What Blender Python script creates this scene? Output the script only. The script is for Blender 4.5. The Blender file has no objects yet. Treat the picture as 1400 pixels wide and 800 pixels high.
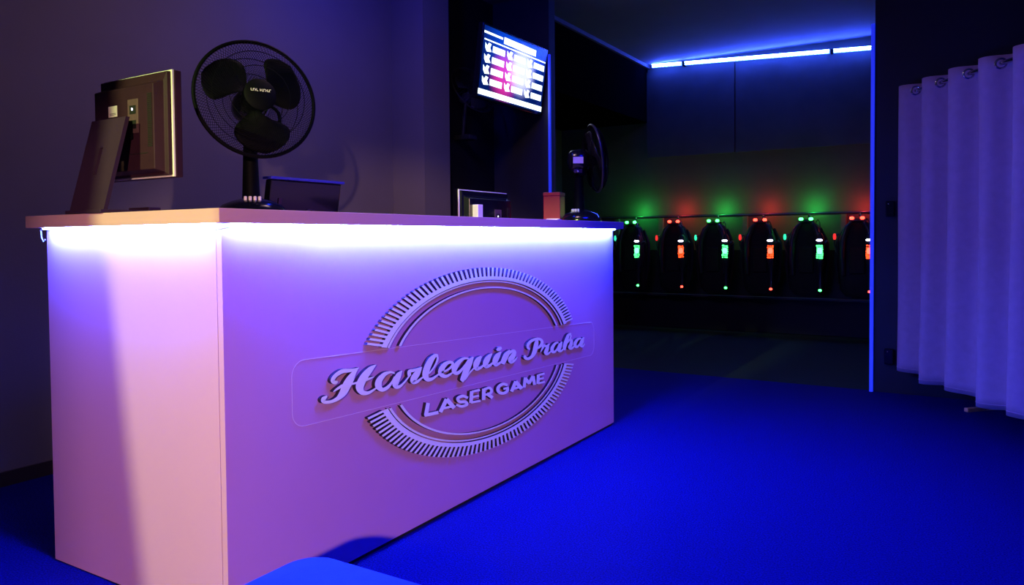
import bpy, bmesh, math, random
from mathutils import Vector, Matrix
random.seed(7)
S = bpy.context.scene
COL = S.collection
PI = math.pi

# ---------------------------------------------------------------- helpers
def V(*a): return Vector(a)

class MB:
    """collects shapes and links them as ONE mesh object"""
    def __init__(s): s.v = []; s.f = []; s.mi = []
    def add(s, verts, faces, mi=0):
        b = len(s.v)
        s.v += [Vector(v) for v in verts]
        s.f += [[b + i for i in f] for f in faces]
        s.mi += [mi] * len(faces)
        return s
    def box(s, x0, x1, y0, y1, z0, z1, mi=0, M=None):
        vs = [V(x, y, z) for z in (z0, z1) for x, y in ((x0, y0), (x1, y0), (x1, y1), (x0, y1))]
        if M: vs = [M @ v for v in vs]
        return s.add(vs, [(3, 2, 1, 0), (4, 5, 6, 7), (0, 1, 5, 4), (1, 2, 6, 5), (2, 3, 7, 6), (3, 0, 4, 7)], mi)
    def prism(s, poly, z0, z1, M=None, mi=0):
        n = len(poly)
        vs = [V(x, y, z0) for x, y in poly] + [V(x, y, z1) for x, y in poly]
        if M: vs = [M @ v for v in vs]
        fs = [list(range(n))[::-1], list(range(n, 2 * n))] + [(i, (i + 1) % n, n + (i + 1) % n, n + i) for i in range(n)]
        return s.add(vs, fs, mi)
    def loft(s, rings, caps=True, mi=0, closed=True):
        n = len(rings[0]); vs = [p for r in rings for p in r]; fs = []
        for k in range(len(rings) - 1):
            for i in range(n if closed else n - 1):
                j = (i + 1) % n
                fs.append((k * n + i, k * n + j, (k + 1) * n + j, (k + 1) * n + i))
        if caps: fs += [list(range(n))[::-1], [(len(rings) - 1) * n + i for i in range(n)]]
        return s.add(vs, fs, mi)
    def lathe(s, prof, seg=32, M=None, mi=0):
        rings = [[V(r * math.cos(2 * PI * i / seg), r * math.sin(2 * PI * i / seg), z) for i in range(seg)] for r, z in prof]
        if M: rings = [[M @ p for p in r] for r in rings]
        return s.loft(rings, True, mi)
    def tube(s, pts, r, seg=8, mi=0, closed=False):
        pts = [Vector(p) for p in pts]; n = len(pts); rings = []
        up = None
        for i, p in enumerate(pts):
            a = pts[(i - 1) % n] if closed or i else pts[0]
            b = pts[(i + 1) % n] if closed or i < n - 1 else pts[-1]
            t = (b - a).normalized()
            if up is None:
                up = t.orthogonal().normalized()
            up = (up - t * up.dot(t))
            if up.length < 1e-6: up = t.orthogonal()
            up.normalize(); w = t.cross(up)
            rr = r[i] if isinstance(r, (list, tuple)) else r
            rings.append([p + up * rr * math.cos(2 * PI * k / seg) + w * rr * math.sin(2 * PI * k / seg) for k in range(seg)])
        if closed: rings.append(rings[0]); return s.loft(rings, False, mi)
        return s.loft(rings, True, mi)
    def ball(s, c, rx, ry=None, rz=None, seg=16, mi=0, M=None):
        ry = ry or rx; rz = rz or rx; rings = []
        for k in range(1, seg // 2):
            a = PI * k / (seg // 2)
            rings.append([Vector(c) + V(rx * math.sin(a) * math.cos(2 * PI * i / seg), ry * math.sin(a) * math.sin(2 * PI * i / seg), -rz * math.cos(a)) for i in range(seg)])
        if M: rings = [[M @ p for p in r] for r in rings]
        return s.loft(rings, True, mi)
    def build(s, name, mats, parent=None, smooth=False, bevel=0, world=False, seg=2, autosm=None):
        me = bpy.data.meshes.new(name)
        vs = s.v
        if parent is not None and world:
            vs = [v - parent.matrix_basis.translation for v in vs]
        me.from_pydata([tuple(v) for v in vs], [], s.f)
        if not isinstance(mats, (list, tuple)): mats = [mats]
        for m in mats: me.materials.append(m)
        for p, mi in zip(me.polygons, s.mi): p.material_index = mi
        bm = bmesh.new(); bm.from_mesh(me)
        bmesh.ops.recalc_face_normals(bm, faces=bm.faces[:]); bm.to_mesh(me); bm.free()
        if smooth or autosm:
            for p in me.polygons: p.use_smooth = True
            ang = math.radians(autosm or 50)
            bm = bmesh.new(); bm.from_mesh(me)
            for e in bm.edges:
                if len(e.link_faces) == 2 and e.calc_face_angle(0) > ang: e.smooth = False
            bm.to_mesh(me); bm.free()
        o = bpy.data.objects.new(name, me); COL.objects.link(o)
        if parent is not None: o.parent = parent
        if bevel:
            md = o.modifiers.new('bevel', 'BEVEL'); md.width = bevel; md.segments = seg; md.limit_method = 'ANGLE'; md.angle_limit = math.radians(40)
        return o

def tag(o, label=None, cat=None, group=None, kind=None):
    if label: o['label'] = label
    if cat: o['category'] = cat
    if group: o['group'] = group
    if kind: o['kind'] = kind
    return o
def thing(name, label, cat, loc, rz=0, group=None):
    o = bpy.data.objects.new(name, None); COL.objects.link(o)
    o.empty_display_size = .1
    o.location = loc; o.rotation_euler = (0, 0, rz)
    return tag(o, label, cat, group)
def struct(name, mb, m, **k):
    o = mb.build(name, m, **k); o['kind'] = 'structure'; return o

# ---------------------------------------------------------------- materials
def mat(name, col, rough=.5, metal=0, spec=.5, bump=0, bscale=200, var=0, vscale=60, emit=None, es=0, coat=0):
    m = bpy.data.materials.new(name); m.use_nodes = True
    nt = m.node_tree; b = nt.nodes['Principled BSDF']
    b.inputs['Base Color'].default_value = (*col, 1); b.inputs['Roughness'].default_value = rough
    b.inputs['Metallic'].default_value = metal; b.inputs['Specular IOR Level'].default_value = spec
    b.inputs['Coat Weight'].default_value = coat; b.inputs['Coat Roughness'].default_value = .1
    tc = nt.nodes.new('ShaderNodeTexCoord')
    if var:
        n = nt.nodes.new('ShaderNodeTexNoise'); n.inputs['Scale'].default_value = vscale; n.inputs['Detail'].default_value = 6
        r = nt.nodes.new('ShaderNodeValToRGB')
        r.color_ramp.elements[0].position = .3; r.color_ramp.elements[1].position = .7
        r.color_ramp.elements[0].color = tuple(c * (1 - var) for c in col) + (1,)
        r.color_ramp.elements[1].color = tuple(min(1, c * (1 + var)) for c in col) + (1,)
        nt.links.new(tc.outputs['Object'], n.inputs['Vector']); nt.links.new(n.outputs['Fac'], r.inputs['Fac'])
        nt.links.new(r.outputs['Color'], b.inputs['Base Color'])
    if bump:
        n = nt.nodes.new('ShaderNodeTexNoise'); n.inputs['Scale'].default_value = bscale; n.inputs['Detail'].default_value = 4
        u = nt.nodes.new('ShaderNodeBump'); u.inputs['Strength'].default_value = bump; u.inputs['Distance'].default_value = .01
        nt.links.new(tc.outputs['Object'], n.inputs['Vector']); nt.links.new(n.outputs['Fac'], u.inputs['Height'])
        nt.links.new(u.outputs['Normal'], b.inputs['Normal'])
    if emit:
        b.inputs['Emission Color'].default_value = (*emit, 1); b.inputs['Emission Strength'].default_value = es
    return m

M = dict(
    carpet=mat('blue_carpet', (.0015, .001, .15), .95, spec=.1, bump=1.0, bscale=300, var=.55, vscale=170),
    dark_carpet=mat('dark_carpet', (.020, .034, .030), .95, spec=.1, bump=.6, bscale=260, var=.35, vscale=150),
    wall=mat('grey_wall_paint', (.17, .15, .16), .8, spec=.2, bump=.05, bscale=90, var=.04, vscale=3),
    dark_wall=mat('dark_wall_paint', (.055, .055, .065), .7, spec=.3, bump=.05, bscale=90, var=.1, vscale=4),
    board_wall=mat('dark_wall_board', (.10, .10, .11), .7, spec=.3, bump=.04, bscale=60, var=.1, vscale=4),
    profile=mat('blue_led_profile', (.3, .3, .5), .5, emit=(.0, .018, .80), es=.85),
    duct=mat('black_duct_paint', (.002, .002, .003), 1.0, spec=0, bump=.04, bscale=60, var=.1, vscale=4),
    black_wall=mat('black_wall_paint', (.014, .014, .022), .6, spec=.3, bump=.04, bscale=60, var=.1, vscale=4),
    vest_wall=mat('grey_back_wall', (.13, .125, .12), .8, spec=.2, bump=.05, bscale=70, var=.08, vscale=3),
    ceil=mat('ceiling_paint', (.17, .18, .22), .85, spec=.2, bump=.05, bscale=80, var=.05, vscale=3),
    skirting=mat('dark_skirting', (.03, .02, .018), .5),
    trim=mat('white_corner_trim', (.75, .75, .8), .5, bump=.02, bscale=40),
    panel=mat('lilac_laminate', (.56, .26, .54), .42, spec=.35, bump=.012, bscale=30, var=.012, vscale=5),
    top=mat('worktop_laminate', (.64, .34, .42), .4, spec=.35, bump=.01, bscale=40, var=.015, vscale=8),
    plinth=mat('black_plinth', (.01, .01, .012), .6),
    seam=mat('dark_seam', (.05, .03, .05), .7),
    logo=mat('pale_logo_face', (.95, .93, .95), .35, spec=.6, var=.02, vscale=40),
    logo_side=mat('logo_edge', (.035, .02, .05), .8, spec=.1),
    groove=mat('engraved_line', (.80, .60, .85), .5),
    black=mat('black_plastic', (.0015, .0015, .003), .6, spec=.06, var=.1, vscale=20),
    gloss=mat('gloss_black_plastic', (.004, .004, .008), .2, spec=.35, coat=.25, var=.05, vscale=20),
    brown=mat('dark_brown_plastic', (.030, .0095, .020), .5, spec=.15, bump=.03, bscale=600, var=.08, vscale=30),
    standp=mat('monitor_stand_plastic', (.030, .011, .034), .55, spec=.3, var=.06, vscale=20),
    silver=mat('silver_edge', (.92, .82, .78), .35, metal=.1, var=.02, vscale=20),
    vent=mat('vent_slots', (.004, .004, .004), .6),
    ports=mat('port_panel', (.10, .05, .06), .5, var=.15, vscale=60),
    paper=mat('paper_label', (.92, .78, .80), .7, var=.03, vscale=80),
    ink=mat('label_ink', (.12, .1, .1), .8),
    edge_reflection=mat('painted_blue_reflection', (.03, .035, .42), .3, spec=.5, var=.03, vscale=20),
    chrome=mat('chrome', (.6, .6, .65), .12, metal=1, var=.02, vscale=20),
    red=mat('red_gloss_card', (.36, .003, .035), .3, spec=.5, var=.05, vscale=12),
    curtain=mat('pale_curtain_fabric', (.43, .27, .37), .85, spec=.15, bump=.12, bscale=420, var=.05, vscale=25),
    fabric_blue=mat('blue_upholstery', (.012, .075, .75), .8, spec=.15, bump=.25, bscale=350, var=.08, vscale=40),
    wood=mat('brown_wood', (.6, .30, .16), .5, bump=.1, bscale=80, var=.3, vscale=25),
    vestf=mat('black_vest_fabric', (.014, .014, .016), .75, spec=.3, bump=.2, bscale=200, var=.15, vscale=30),
    vestp=mat('black_vest_plastic', (.03, .03, .032), .3, spec=.5, var=.1, vscale=30),
    rack=mat('rack_dark_metal', (.05, .05, .055), .5, var=.1, vscale=20),
    board=mat('rack_grey_upright', (.16, .14, .17), .6, var=.1, vscale=20),
    rackl=mat('dark_rig_metal', (.01, .01, .01), .7, var=.1, vscale=20),
    cable=mat('white_cable', (.75, .72, .8), .4),
    led=mat('blue_led_strip', (.8, .8, .9), .4, emit=(.035, .095, 1), es=1350),
    ledbar=mat('blue_led_dots', (.8, .8, .9), .4, emit=(.035, .08, 1), es=230),
    ledhalo=mat('led_channel', (.6, .65, .9), .4, emit=(.03, .10, 1), es=16),
    knob=mat('pale_knob', (.85, .75, .7), .35, var=.02, vscale=30),
    grn=mat('green_led', (.1, .6, .2), .4, emit=(.04, 1, .10), es=12),
    rd=mat('red_led', (.6, .1, .05), .4, emit=(1, .035, .02), es=10),
    grn2=mat('green_led_window', (.1, .6, .2), .4, emit=(.05, 1, .16), es=4),
    rd2=mat('red_led_window', (.6, .1, .05), .4, emit=(1, .06, .01), es=3.2),
    wht=mat('white_led', (.8, .8, .8), .4, emit=(.75, .72, 1), es=5),
    teal=mat('teal_led', (.1, .6, .4), .4, emit=(.03, .8, .4), es=1.5),
    rdim=mat('dim_red_led', (.6, .1, .05), .4, emit=(1, .03, .03), es=1.2),
)
SCRIPT=[
[(0.3852,0.5851,0.3891,0.5795),(0.3821,0.5853,0.3874,0.5781),(0.3793,0.5854,0.3855,0.5765),(0.3778,0.5859,0.3821,0.575),(0.3778,0.5865,0.377,0.5748),(0.3763,0.5872,0.372,0.576),(0.3742,0.5881,0.3667,0.5781),(0.3737,0.5882,0.3611,0.582),(0.3745,0.5865,0.3578,0.5883),(0.3748,0.5872,0.3591,0.5934),(0.3763,0.5899,0.3621,0.5976),(0.3791,0.5929,0.3664,0.6017),(0.3827,0.5955,0.3717,0.6053),(0.3879,0.5978,0.3781,0.6084),(0.3945,0.6,0.3856,0.6114),(0.4017,0.6017,0.3939,0.6138),(0.4083,0.6028,0.4027,0.6154),(0.4145,0.6031,0.4119,0.6155),(0.4217,0.6026,0.4208,0.6146),(0.4296,0.6019,0.4288,0.6133),(0.4374,0.6014,0.4359,0.6123),(0.4445,0.6014,0.4427,0.6117),(0.4512,0.6014,0.4493,0.611),(0.4576,0.6016,0.4553,0.6104),(0.4636,0.6022,0.4607,0.61),(0.4688,0.6032,0.4655,0.6098),(0.4731,0.6046,0.47,0.6099),(0.477,0.606,0.4745,0.61),(0.4808,0.6074,0.4792,0.6101)],
[(0.4735,0.609,0.4768,0.6064),(0.4677,0.6075,0.4736,0.6026),(0.4618,0.606,0.4704,0.5989),(0.4557,0.6042,0.4675,0.5953),(0.4495,0.6017,0.4648,0.5913),(0.4431,0.5985,0.4622,0.5866),(0.4367,0.5949,0.4596,0.5814),(0.4306,0.5912,0.4567,0.576),(0.4251,0.5874,0.4535,0.5708),(0.4201,0.5834,0.4501,0.5661),(0.4156,0.5792,0.4465,0.5616),(0.4114,0.5749,0.4428,0.5572),(0.4074,0.5703,0.4391,0.5531),(0.4038,0.5654,0.4355,0.5491),(0.4009,0.5606,0.4317,0.5447),(0.3984,0.5564,0.4272,0.5402),(0.396,0.5526,0.4217,0.5359),(0.3931,0.5486,0.4153,0.5324),(0.3901,0.5445,0.4085,0.5296),(0.3867,0.5407,0.4013,0.5272),(0.3829,0.5376,0.3941,0.5252),(0.3783,0.5353,0.3869,0.5237),(0.373,0.5336,0.3797,0.5227),(0.3674,0.5323,0.3728,0.522),(0.3621,0.5315,0.3663,0.5217),(0.3572,0.5312,0.3601,0.5216),(0.3524,0.5314,0.3542,0.5219),(0.3478,0.532,0.3486,0.5225),(0.3435,0.5327,0.3434,0.5232),(0.3392,0.5338,0.3382,0.5242),(0.3353,0.5351,0.3328,0.5254),(0.3326,0.5363,0.3276,0.5271),(0.3325,0.5364,0.3223,0.53),(0.3341,0.5349,0.3186,0.535),(0.3347,0.5341,0.318,0.5395),(0.3353,0.5344,0.3194,0.543),(0.3358,0.5352,0.3223,0.5457),(0.3367,0.5365,0.3267,0.5473),(0.339,0.5386,0.3316,0.5478),(0.3422,0.5409,0.3366,0.548),(0.3452,0.5433,0.3412,0.5483)],
[(0.3695,0.553,0.3673,0.5555),(0.3733,0.5538,0.3702,0.5572),(0.3768,0.5546,0.3729,0.559),(0.3807,0.5554,0.3762,0.5608),(0.3855,0.5563,0.3805,0.5627),(0.3915,0.5577,0.386,0.5648),(0.3983,0.5593,0.3925,0.5672),(0.4055,0.5607,0.4002,0.5694),(0.4127,0.5616,0.4089,0.5707),(0.4208,0.5619,0.4187,0.5705),(0.4303,0.5617,0.4291,0.5693),(0.4401,0.5614,0.4391,0.568),(0.4491,0.5611,0.4478,0.5671),(0.4561,0.5609,0.4545,0.5669),(0.4619,0.5608,0.4599,0.567),(0.4679,0.5607,0.4655,0.5673),(0.4755,0.5607,0.4729,0.5677),(0.4862,0.561,0.4833,0.5683),(0.4988,0.5615,0.4956,0.5691),(0.5114,0.5621,0.5081,0.5699),(0.5223,0.563,0.5188,0.5705),(0.5305,0.5643,0.527,0.571),(0.537,0.5658,0.5338,0.5713),(0.5427,0.5674,0.5402,0.5715),(0.5486,0.569,0.547,0.5718)],
[(0.5574,0.6075,0.559,0.6058),(0.5495,0.6071,0.5543,0.6018),(0.5415,0.6068,0.5497,0.5979),(0.5333,0.606,0.5454,0.594),(0.525,0.6043,0.541,0.59),(0.5169,0.6017,0.5362,0.5858),(0.5089,0.5983,0.5308,0.5814),(0.5014,0.5946,0.5255,0.5769),(0.4944,0.5905,0.5207,0.5726),(0.4881,0.5863,0.5163,0.5683),(0.4823,0.5817,0.5121,0.564),(0.4772,0.5769,0.5083,0.5598),(0.4729,0.5721,0.5052,0.5558),(0.4691,0.5675,0.5026,0.552),(0.4657,0.5625,0.5007,0.5486),(0.4633,0.5564,0.4996,0.5463),(0.4633,0.5491,0.499,0.5451),(0.4664,0.5417,0.4985,0.5433),(0.4716,0.5349,0.4984,0.5403),(0.4785,0.5288,0.4989,0.5373),(0.4869,0.5235,0.4995,0.5353),(0.4961,0.5202,0.5014,0.5336),(0.505,0.5187,0.5059,0.5316),(0.5135,0.5182,0.5118,0.53),(0.5215,0.5185,0.5178,0.5289),(0.5292,0.5197,0.524,0.5287),(0.5365,0.5216,0.5309,0.5294),(0.5432,0.5239,0.5379,0.5306),(0.5494,0.5261,0.5445,0.532),(0.5551,0.5281,0.5502,0.5334),(0.5602,0.5302,0.5554,0.5351),(0.5651,0.5323,0.5604,0.537),(0.57,0.5344,0.5657,0.5388)],
[(0.6484,0.5672,0.646,0.563),(0.6433,0.5694,0.6405,0.5648),(0.6381,0.5718,0.6353,0.5668),(0.6321,0.5741,0.6306,0.5681),(0.6251,0.5758,0.6257,0.5685),(0.6173,0.5768,0.6199,0.5682),(0.6088,0.5773,0.6136,0.5672),(0.5998,0.5771,0.6076,0.5655),(0.591,0.5759,0.6024,0.5633),(0.5822,0.5735,0.5972,0.5601),(0.5734,0.5702,0.5919,0.556),(0.5654,0.5661,0.5875,0.5518),(0.5589,0.5614,0.5846,0.548),(0.5542,0.5561,0.5832,0.5447),(0.5511,0.55,0.5826,0.5414),(0.5501,0.5434,0.5826,0.5387),(0.552,0.5361,0.5825,0.5373),(0.5574,0.5291,0.5825,0.5357),(0.5651,0.5233,0.5835,0.5327),(0.5738,0.5187,0.5854,0.5297),(0.5834,0.5155,0.5868,0.528),(0.5927,0.5146,0.5891,0.5273),(0.6009,0.5154,0.5937,0.5274),(0.6083,0.517,0.5993,0.5283),(0.6151,0.5193,0.605,0.5297),(0.6212,0.5224,0.6106,0.5314),(0.6268,0.5263,0.6164,0.5339),(0.6319,0.5305,0.6222,0.537),(0.6365,0.5348,0.6274,0.5402),(0.6405,0.5391,0.6319,0.5437),(0.6439,0.5437,0.6359,0.5476),(0.6471,0.5482,0.6397,0.5517),(0.6502,0.5527,0.6437,0.5558)],
[(0.6822,0.5689,0.6868,0.5657),(0.6757,0.5678,0.6846,0.5614),(0.669,0.5668,0.6826,0.5572),(0.6621,0.5652,0.6809,0.5533),(0.6556,0.5623,0.6792,0.5494),(0.6498,0.558,0.6766,0.5448),(0.6444,0.5529,0.6733,0.5396),(0.64,0.5475,0.6701,0.5347),(0.6368,0.5423,0.6676,0.5306),(0.6351,0.5373,0.6654,0.5274),(0.6344,0.5321,0.6634,0.5249),(0.6355,0.5262,0.6619,0.524),(0.6402,0.5193,0.6599,0.5253),(0.6484,0.5144,0.6584,0.5256),(0.6568,0.5121,0.6601,0.5241),(0.6652,0.5112,0.6636,0.5226),(0.6731,0.5118,0.6675,0.5218),(0.6801,0.514,0.6724,0.5222),(0.6864,0.5171,0.6786,0.5239),(0.6925,0.5207,0.6852,0.5265),(0.6984,0.5242,0.6917,0.5293),(0.7044,0.528,0.698,0.5326),(0.7106,0.5322,0.7043,0.5364),(0.7164,0.5361,0.7102,0.5403),(0.7213,0.5394,0.7154,0.5435),(0.7249,0.5417,0.7193,0.5457),(0.7277,0.5433,0.7222,0.5473),(0.7301,0.5447,0.7248,0.5486),(0.7327,0.5463,0.7275,0.5501)],
[(0.7217,0.5403,0.715,0.5425),(0.7244,0.5421,0.7144,0.5454),(0.7272,0.5438,0.7137,0.5483),(0.7299,0.5458,0.7132,0.551),(0.732,0.5483,0.7128,0.553),(0.7326,0.5516,0.7127,0.5546),(0.7321,0.5542,0.7127,0.5572),(0.7315,0.5548,0.7139,0.5611),(0.73,0.5542,0.719,0.5648),(0.7309,0.5543,0.7262,0.5657),(0.7353,0.5543,0.7329,0.5654),(0.7414,0.554,0.7391,0.5647),(0.7476,0.554,0.7443,0.5643),(0.7529,0.5544,0.7489,0.5641),(0.7576,0.5548,0.7536,0.564),(0.7625,0.5554,0.7583,0.5639),(0.7679,0.5562,0.7637,0.5639),(0.7739,0.5573,0.7699,0.5641),(0.7802,0.5586,0.7767,0.5643),(0.7867,0.56,0.7838,0.5646),(0.7931,0.5614,0.7909,0.5649)],
[(0.7808,0.5649,0.791,0.5592),(0.7742,0.5623,0.7885,0.5543),(0.7676,0.5598,0.7861,0.5494),(0.7612,0.5572,0.7834,0.5445),(0.7553,0.5546,0.7799,0.5398),(0.7494,0.5517,0.7753,0.5353),(0.7432,0.5485,0.7703,0.5311),(0.7373,0.5448,0.7658,0.5277),(0.7326,0.5408,0.7624,0.5249),(0.7295,0.5367,0.7592,0.5226),(0.7275,0.5321,0.7562,0.5209),(0.7268,0.5264,0.7544,0.521),(0.7315,0.5181,0.7512,0.5248),(0.7414,0.5132,0.7481,0.5261),(0.7499,0.5117,0.7507,0.5247),(0.7581,0.5113,0.7556,0.5234),(0.7658,0.5118,0.7601,0.5227),(0.7724,0.5136,0.7644,0.5228),(0.7781,0.516,0.7697,0.5238),(0.7833,0.5186,0.7756,0.5255),(0.7885,0.5211,0.7819,0.5272),(0.7941,0.5234,0.7882,0.529),(0.8001,0.5258,0.7945,0.5309),(0.8061,0.5283,0.801,0.533),(0.8121,0.5307,0.8075,0.535)],
[(0.8861,0.5923,0.8828,0.5879),(0.8834,0.594,0.8786,0.5889),(0.8801,0.5963,0.8752,0.5899),(0.8738,0.5986,0.8743,0.5898),(0.8656,0.5991,0.8734,0.5889),(0.8574,0.5981,0.8703,0.5866),(0.8486,0.5961,0.866,0.583),(0.8395,0.593,0.8614,0.5788),(0.8309,0.5889,0.8571,0.5742),(0.823,0.5835,0.8523,0.5689),(0.8156,0.5771,0.8471,0.5626),(0.8089,0.5702,0.8421,0.5561),(0.8034,0.5634,0.8379,0.55),(0.7989,0.5567,0.8345,0.5442),(0.7953,0.5498,0.8317,0.5386),(0.7931,0.5426,0.8297,0.5337),(0.7927,0.5353,0.8287,0.5302),(0.7951,0.5279,0.8283,0.5278),(0.7999,0.5212,0.8283,0.5256),(0.8067,0.5153,0.8285,0.5237),(0.8152,0.5105,0.8285,0.5226),(0.8249,0.5076,0.8291,0.5217),(0.834,0.5067,0.8323,0.5204),(0.8423,0.5069,0.8376,0.5195),(0.8502,0.5079,0.8435,0.519),(0.858,0.5097,0.8501,0.5193),(0.8657,0.5122,0.8577,0.5205),(0.8731,0.5149,0.8657,0.5222),(0.8801,0.5175,0.8734,0.524),(0.8866,0.52,0.8804,0.5258),(0.893,0.5225,0.887,0.5278),(0.8991,0.525,0.8936,0.5298),(0.9053,0.5275,0.9003,0.5319)],
[(0.8659,0.5931,0.8732,0.5965),(0.8693,0.5904,0.8766,0.5942),(0.8726,0.5879,0.8806,0.5917),(0.8746,0.5861,0.8848,0.5882),(0.8754,0.5844,0.8873,0.5837),(0.8751,0.5814,0.8872,0.5789),(0.8737,0.5775,0.8855,0.5741),(0.8714,0.5732,0.8829,0.5692),(0.8687,0.569,0.8797,0.5646),(0.8654,0.5649,0.8757,0.5602),(0.8614,0.5607,0.871,0.5559),(0.8568,0.5565,0.8658,0.5517),(0.8518,0.5525,0.8601,0.5476),(0.8464,0.5485,0.8538,0.5437),(0.8403,0.5445,0.847,0.54),(0.8339,0.5406,0.8401,0.5364),(0.8276,0.5366,0.8334,0.5327)],
[(0.9047,0.5239,0.9009,0.5303),(0.9137,0.5245,0.9098,0.5312),(0.9228,0.5251,0.9187,0.532),(0.9322,0.5258,0.9272,0.533),(0.9413,0.5271,0.935,0.5345),(0.9504,0.529,0.9427,0.5367),(0.9595,0.5314,0.9503,0.5394),(0.9677,0.5341,0.9568,0.5423),(0.9742,0.5372,0.961,0.5448),(0.9784,0.5409,0.9632,0.5468),(0.9804,0.5452,0.9641,0.5486),(0.9799,0.5499,0.9642,0.5497),(0.9758,0.5548,0.9643,0.5496),(0.969,0.5584,0.9628,0.55),(0.9609,0.561,0.9585,0.5511),(0.9518,0.5627,0.9532,0.5517),(0.9423,0.5634,0.9484,0.5514),(0.9327,0.5629,0.9431,0.55),(0.9227,0.5616,0.937,0.5475),(0.9129,0.5594,0.9312,0.5444),(0.9041,0.5563,0.9269,0.5414),(0.8966,0.5521,0.9234,0.538),(0.8903,0.5471,0.9203,0.5339),(0.8854,0.5418,0.9179,0.5299),(0.8824,0.5361,0.9165,0.527),(0.8821,0.5301,0.9157,0.5253),(0.8844,0.524,0.915,0.524),(0.8889,0.5182,0.9145,0.5229),(0.8955,0.5131,0.9142,0.522),(0.9035,0.5091,0.9154,0.5206),(0.9121,0.5063,0.9188,0.5186),(0.921,0.5044,0.9234,0.5167),(0.9298,0.5035,0.9279,0.5154),(0.938,0.5038,0.9326,0.5147),(0.9453,0.5051,0.9383,0.5147),(0.9521,0.5069,0.9451,0.5153),(0.9591,0.5089,0.9524,0.5162),(0.9667,0.5112,0.9601,0.5177),(0.9745,0.5139,0.9683,0.5196),(0.9825,0.5167,0.9768,0.5219),(0.9903,0.5194,0.9853,0.5241)],
[(1.0735,0.5564,1.0732,0.5509),(1.0653,0.5582,1.0646,0.5517),(1.0568,0.5603,1.0563,0.5527),(1.0473,0.562,1.0491,0.5532),(1.0368,0.5626,1.0429,0.5525),(1.0261,0.5616,1.0365,0.5506),(1.0156,0.5597,1.0296,0.5475),(1.0057,0.5572,1.0229,0.5439),(0.9967,0.5543,1.0169,0.5403),(0.9883,0.551,1.0118,0.5365),(0.9805,0.5471,1.0072,0.5323),(0.9737,0.5429,1.0032,0.5283),(0.9687,0.5385,1,0.5249),(0.9656,0.5337,0.997,0.5222),(0.9642,0.5284,0.9942,0.52),(0.9645,0.5225,0.9924,0.5189),(0.9681,0.5159,0.9909,0.5194),(0.9754,0.5103,0.9905,0.5193),(0.984,0.5063,0.9927,0.518),(0.994,0.5036,0.9957,0.5169),(1.0047,0.5028,0.9982,0.5163),(1.0138,0.5046,1.0023,0.5165),(1.0215,0.5077,1.0088,0.518),(1.0287,0.5114,1.0162,0.5204),(1.0357,0.5153,1.0238,0.5233),(1.043,0.5197,1.0315,0.5269),(1.0507,0.5247,1.0395,0.5312),(1.0579,0.5297,1.0471,0.5357),(1.0638,0.5342,1.0534,0.5397),(1.068,0.538,1.0578,0.5427),(1.0708,0.5413,1.0608,0.5454),(1.0729,0.5442,1.0635,0.548),(1.0752,0.5472,1.0665,0.5508)],
[(1.0998,0.5571,1.1077,0.5527),(1.0907,0.5552,1.1049,0.5472),(1.0814,0.5535,1.1023,0.5417),(1.072,0.551,1.1001,0.5366),(1.0633,0.5469,1.0976,0.5316),(1.0564,0.541,1.0942,0.5262),(1.0509,0.5344,1.0897,0.5201),(1.0464,0.5278,1.0846,0.5136),(1.042,0.5217,1.0794,0.5074),(1.0376,0.5158,1.0742,0.5015),(1.0333,0.51,1.069,0.4958),(1.0294,0.5044,1.0639,0.4905),(1.026,0.4993,1.0592,0.4859),(1.0231,0.4946,1.0546,0.4817),(1.0206,0.4904,1.0502,0.478),(1.0187,0.4867,1.0462,0.4749),(1.0173,0.4839,1.0426,0.4725),(1.017,0.4825,1.0394,0.4708),(1.018,0.4822,1.0362,0.4697),(1.0182,0.4816,1.0342,0.4697),(1.0175,0.4804,1.0329,0.4699)],
[(1.0528,0.4742,1.045,0.4786),(1.0614,0.48,1.0533,0.4845),(1.0702,0.4859,1.0618,0.4905),(1.0787,0.4915,1.0701,0.4963),(1.0863,0.4962,1.0779,0.5012),(1.093,0.4997,1.0851,0.505),(1.099,0.5025,1.0916,0.5078),(1.1048,0.5051,1.0976,0.5102),(1.1106,0.5078,1.1032,0.5126),(1.1159,0.5107,1.1085,0.5153),(1.1209,0.5135,1.1135,0.5179),(1.1256,0.5163,1.1185,0.5206),(1.1305,0.5191,1.1235,0.5233)],
[(1.1571,0.5522,1.1646,0.5473),(1.1492,0.5514,1.1618,0.543),(1.141,0.5508,1.1592,0.5389),(1.1326,0.5494,1.1571,0.535),(1.1248,0.5468,1.155,0.5313),(1.1181,0.543,1.1518,0.5273),(1.1121,0.5383,1.1478,0.5232),(1.1072,0.5329,1.1443,0.5194),(1.1042,0.527,1.142,0.5166),(1.1036,0.5207,1.1403,0.514),(1.1053,0.5142,1.1387,0.5114),(1.1098,0.5074,1.1373,0.5102),(1.1205,0.5002,1.1329,0.5119),(1.1337,0.4978,1.1312,0.5118),(1.1438,0.4985,1.1368,0.5111),(1.1531,0.5,1.1448,0.5111),(1.1616,0.502,1.1525,0.5115),(1.1692,0.5045,1.1594,0.5127),(1.1762,0.5076,1.1665,0.5147),(1.1828,0.5109,1.1739,0.5172),(1.1894,0.5139,1.1816,0.5196)],
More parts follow.
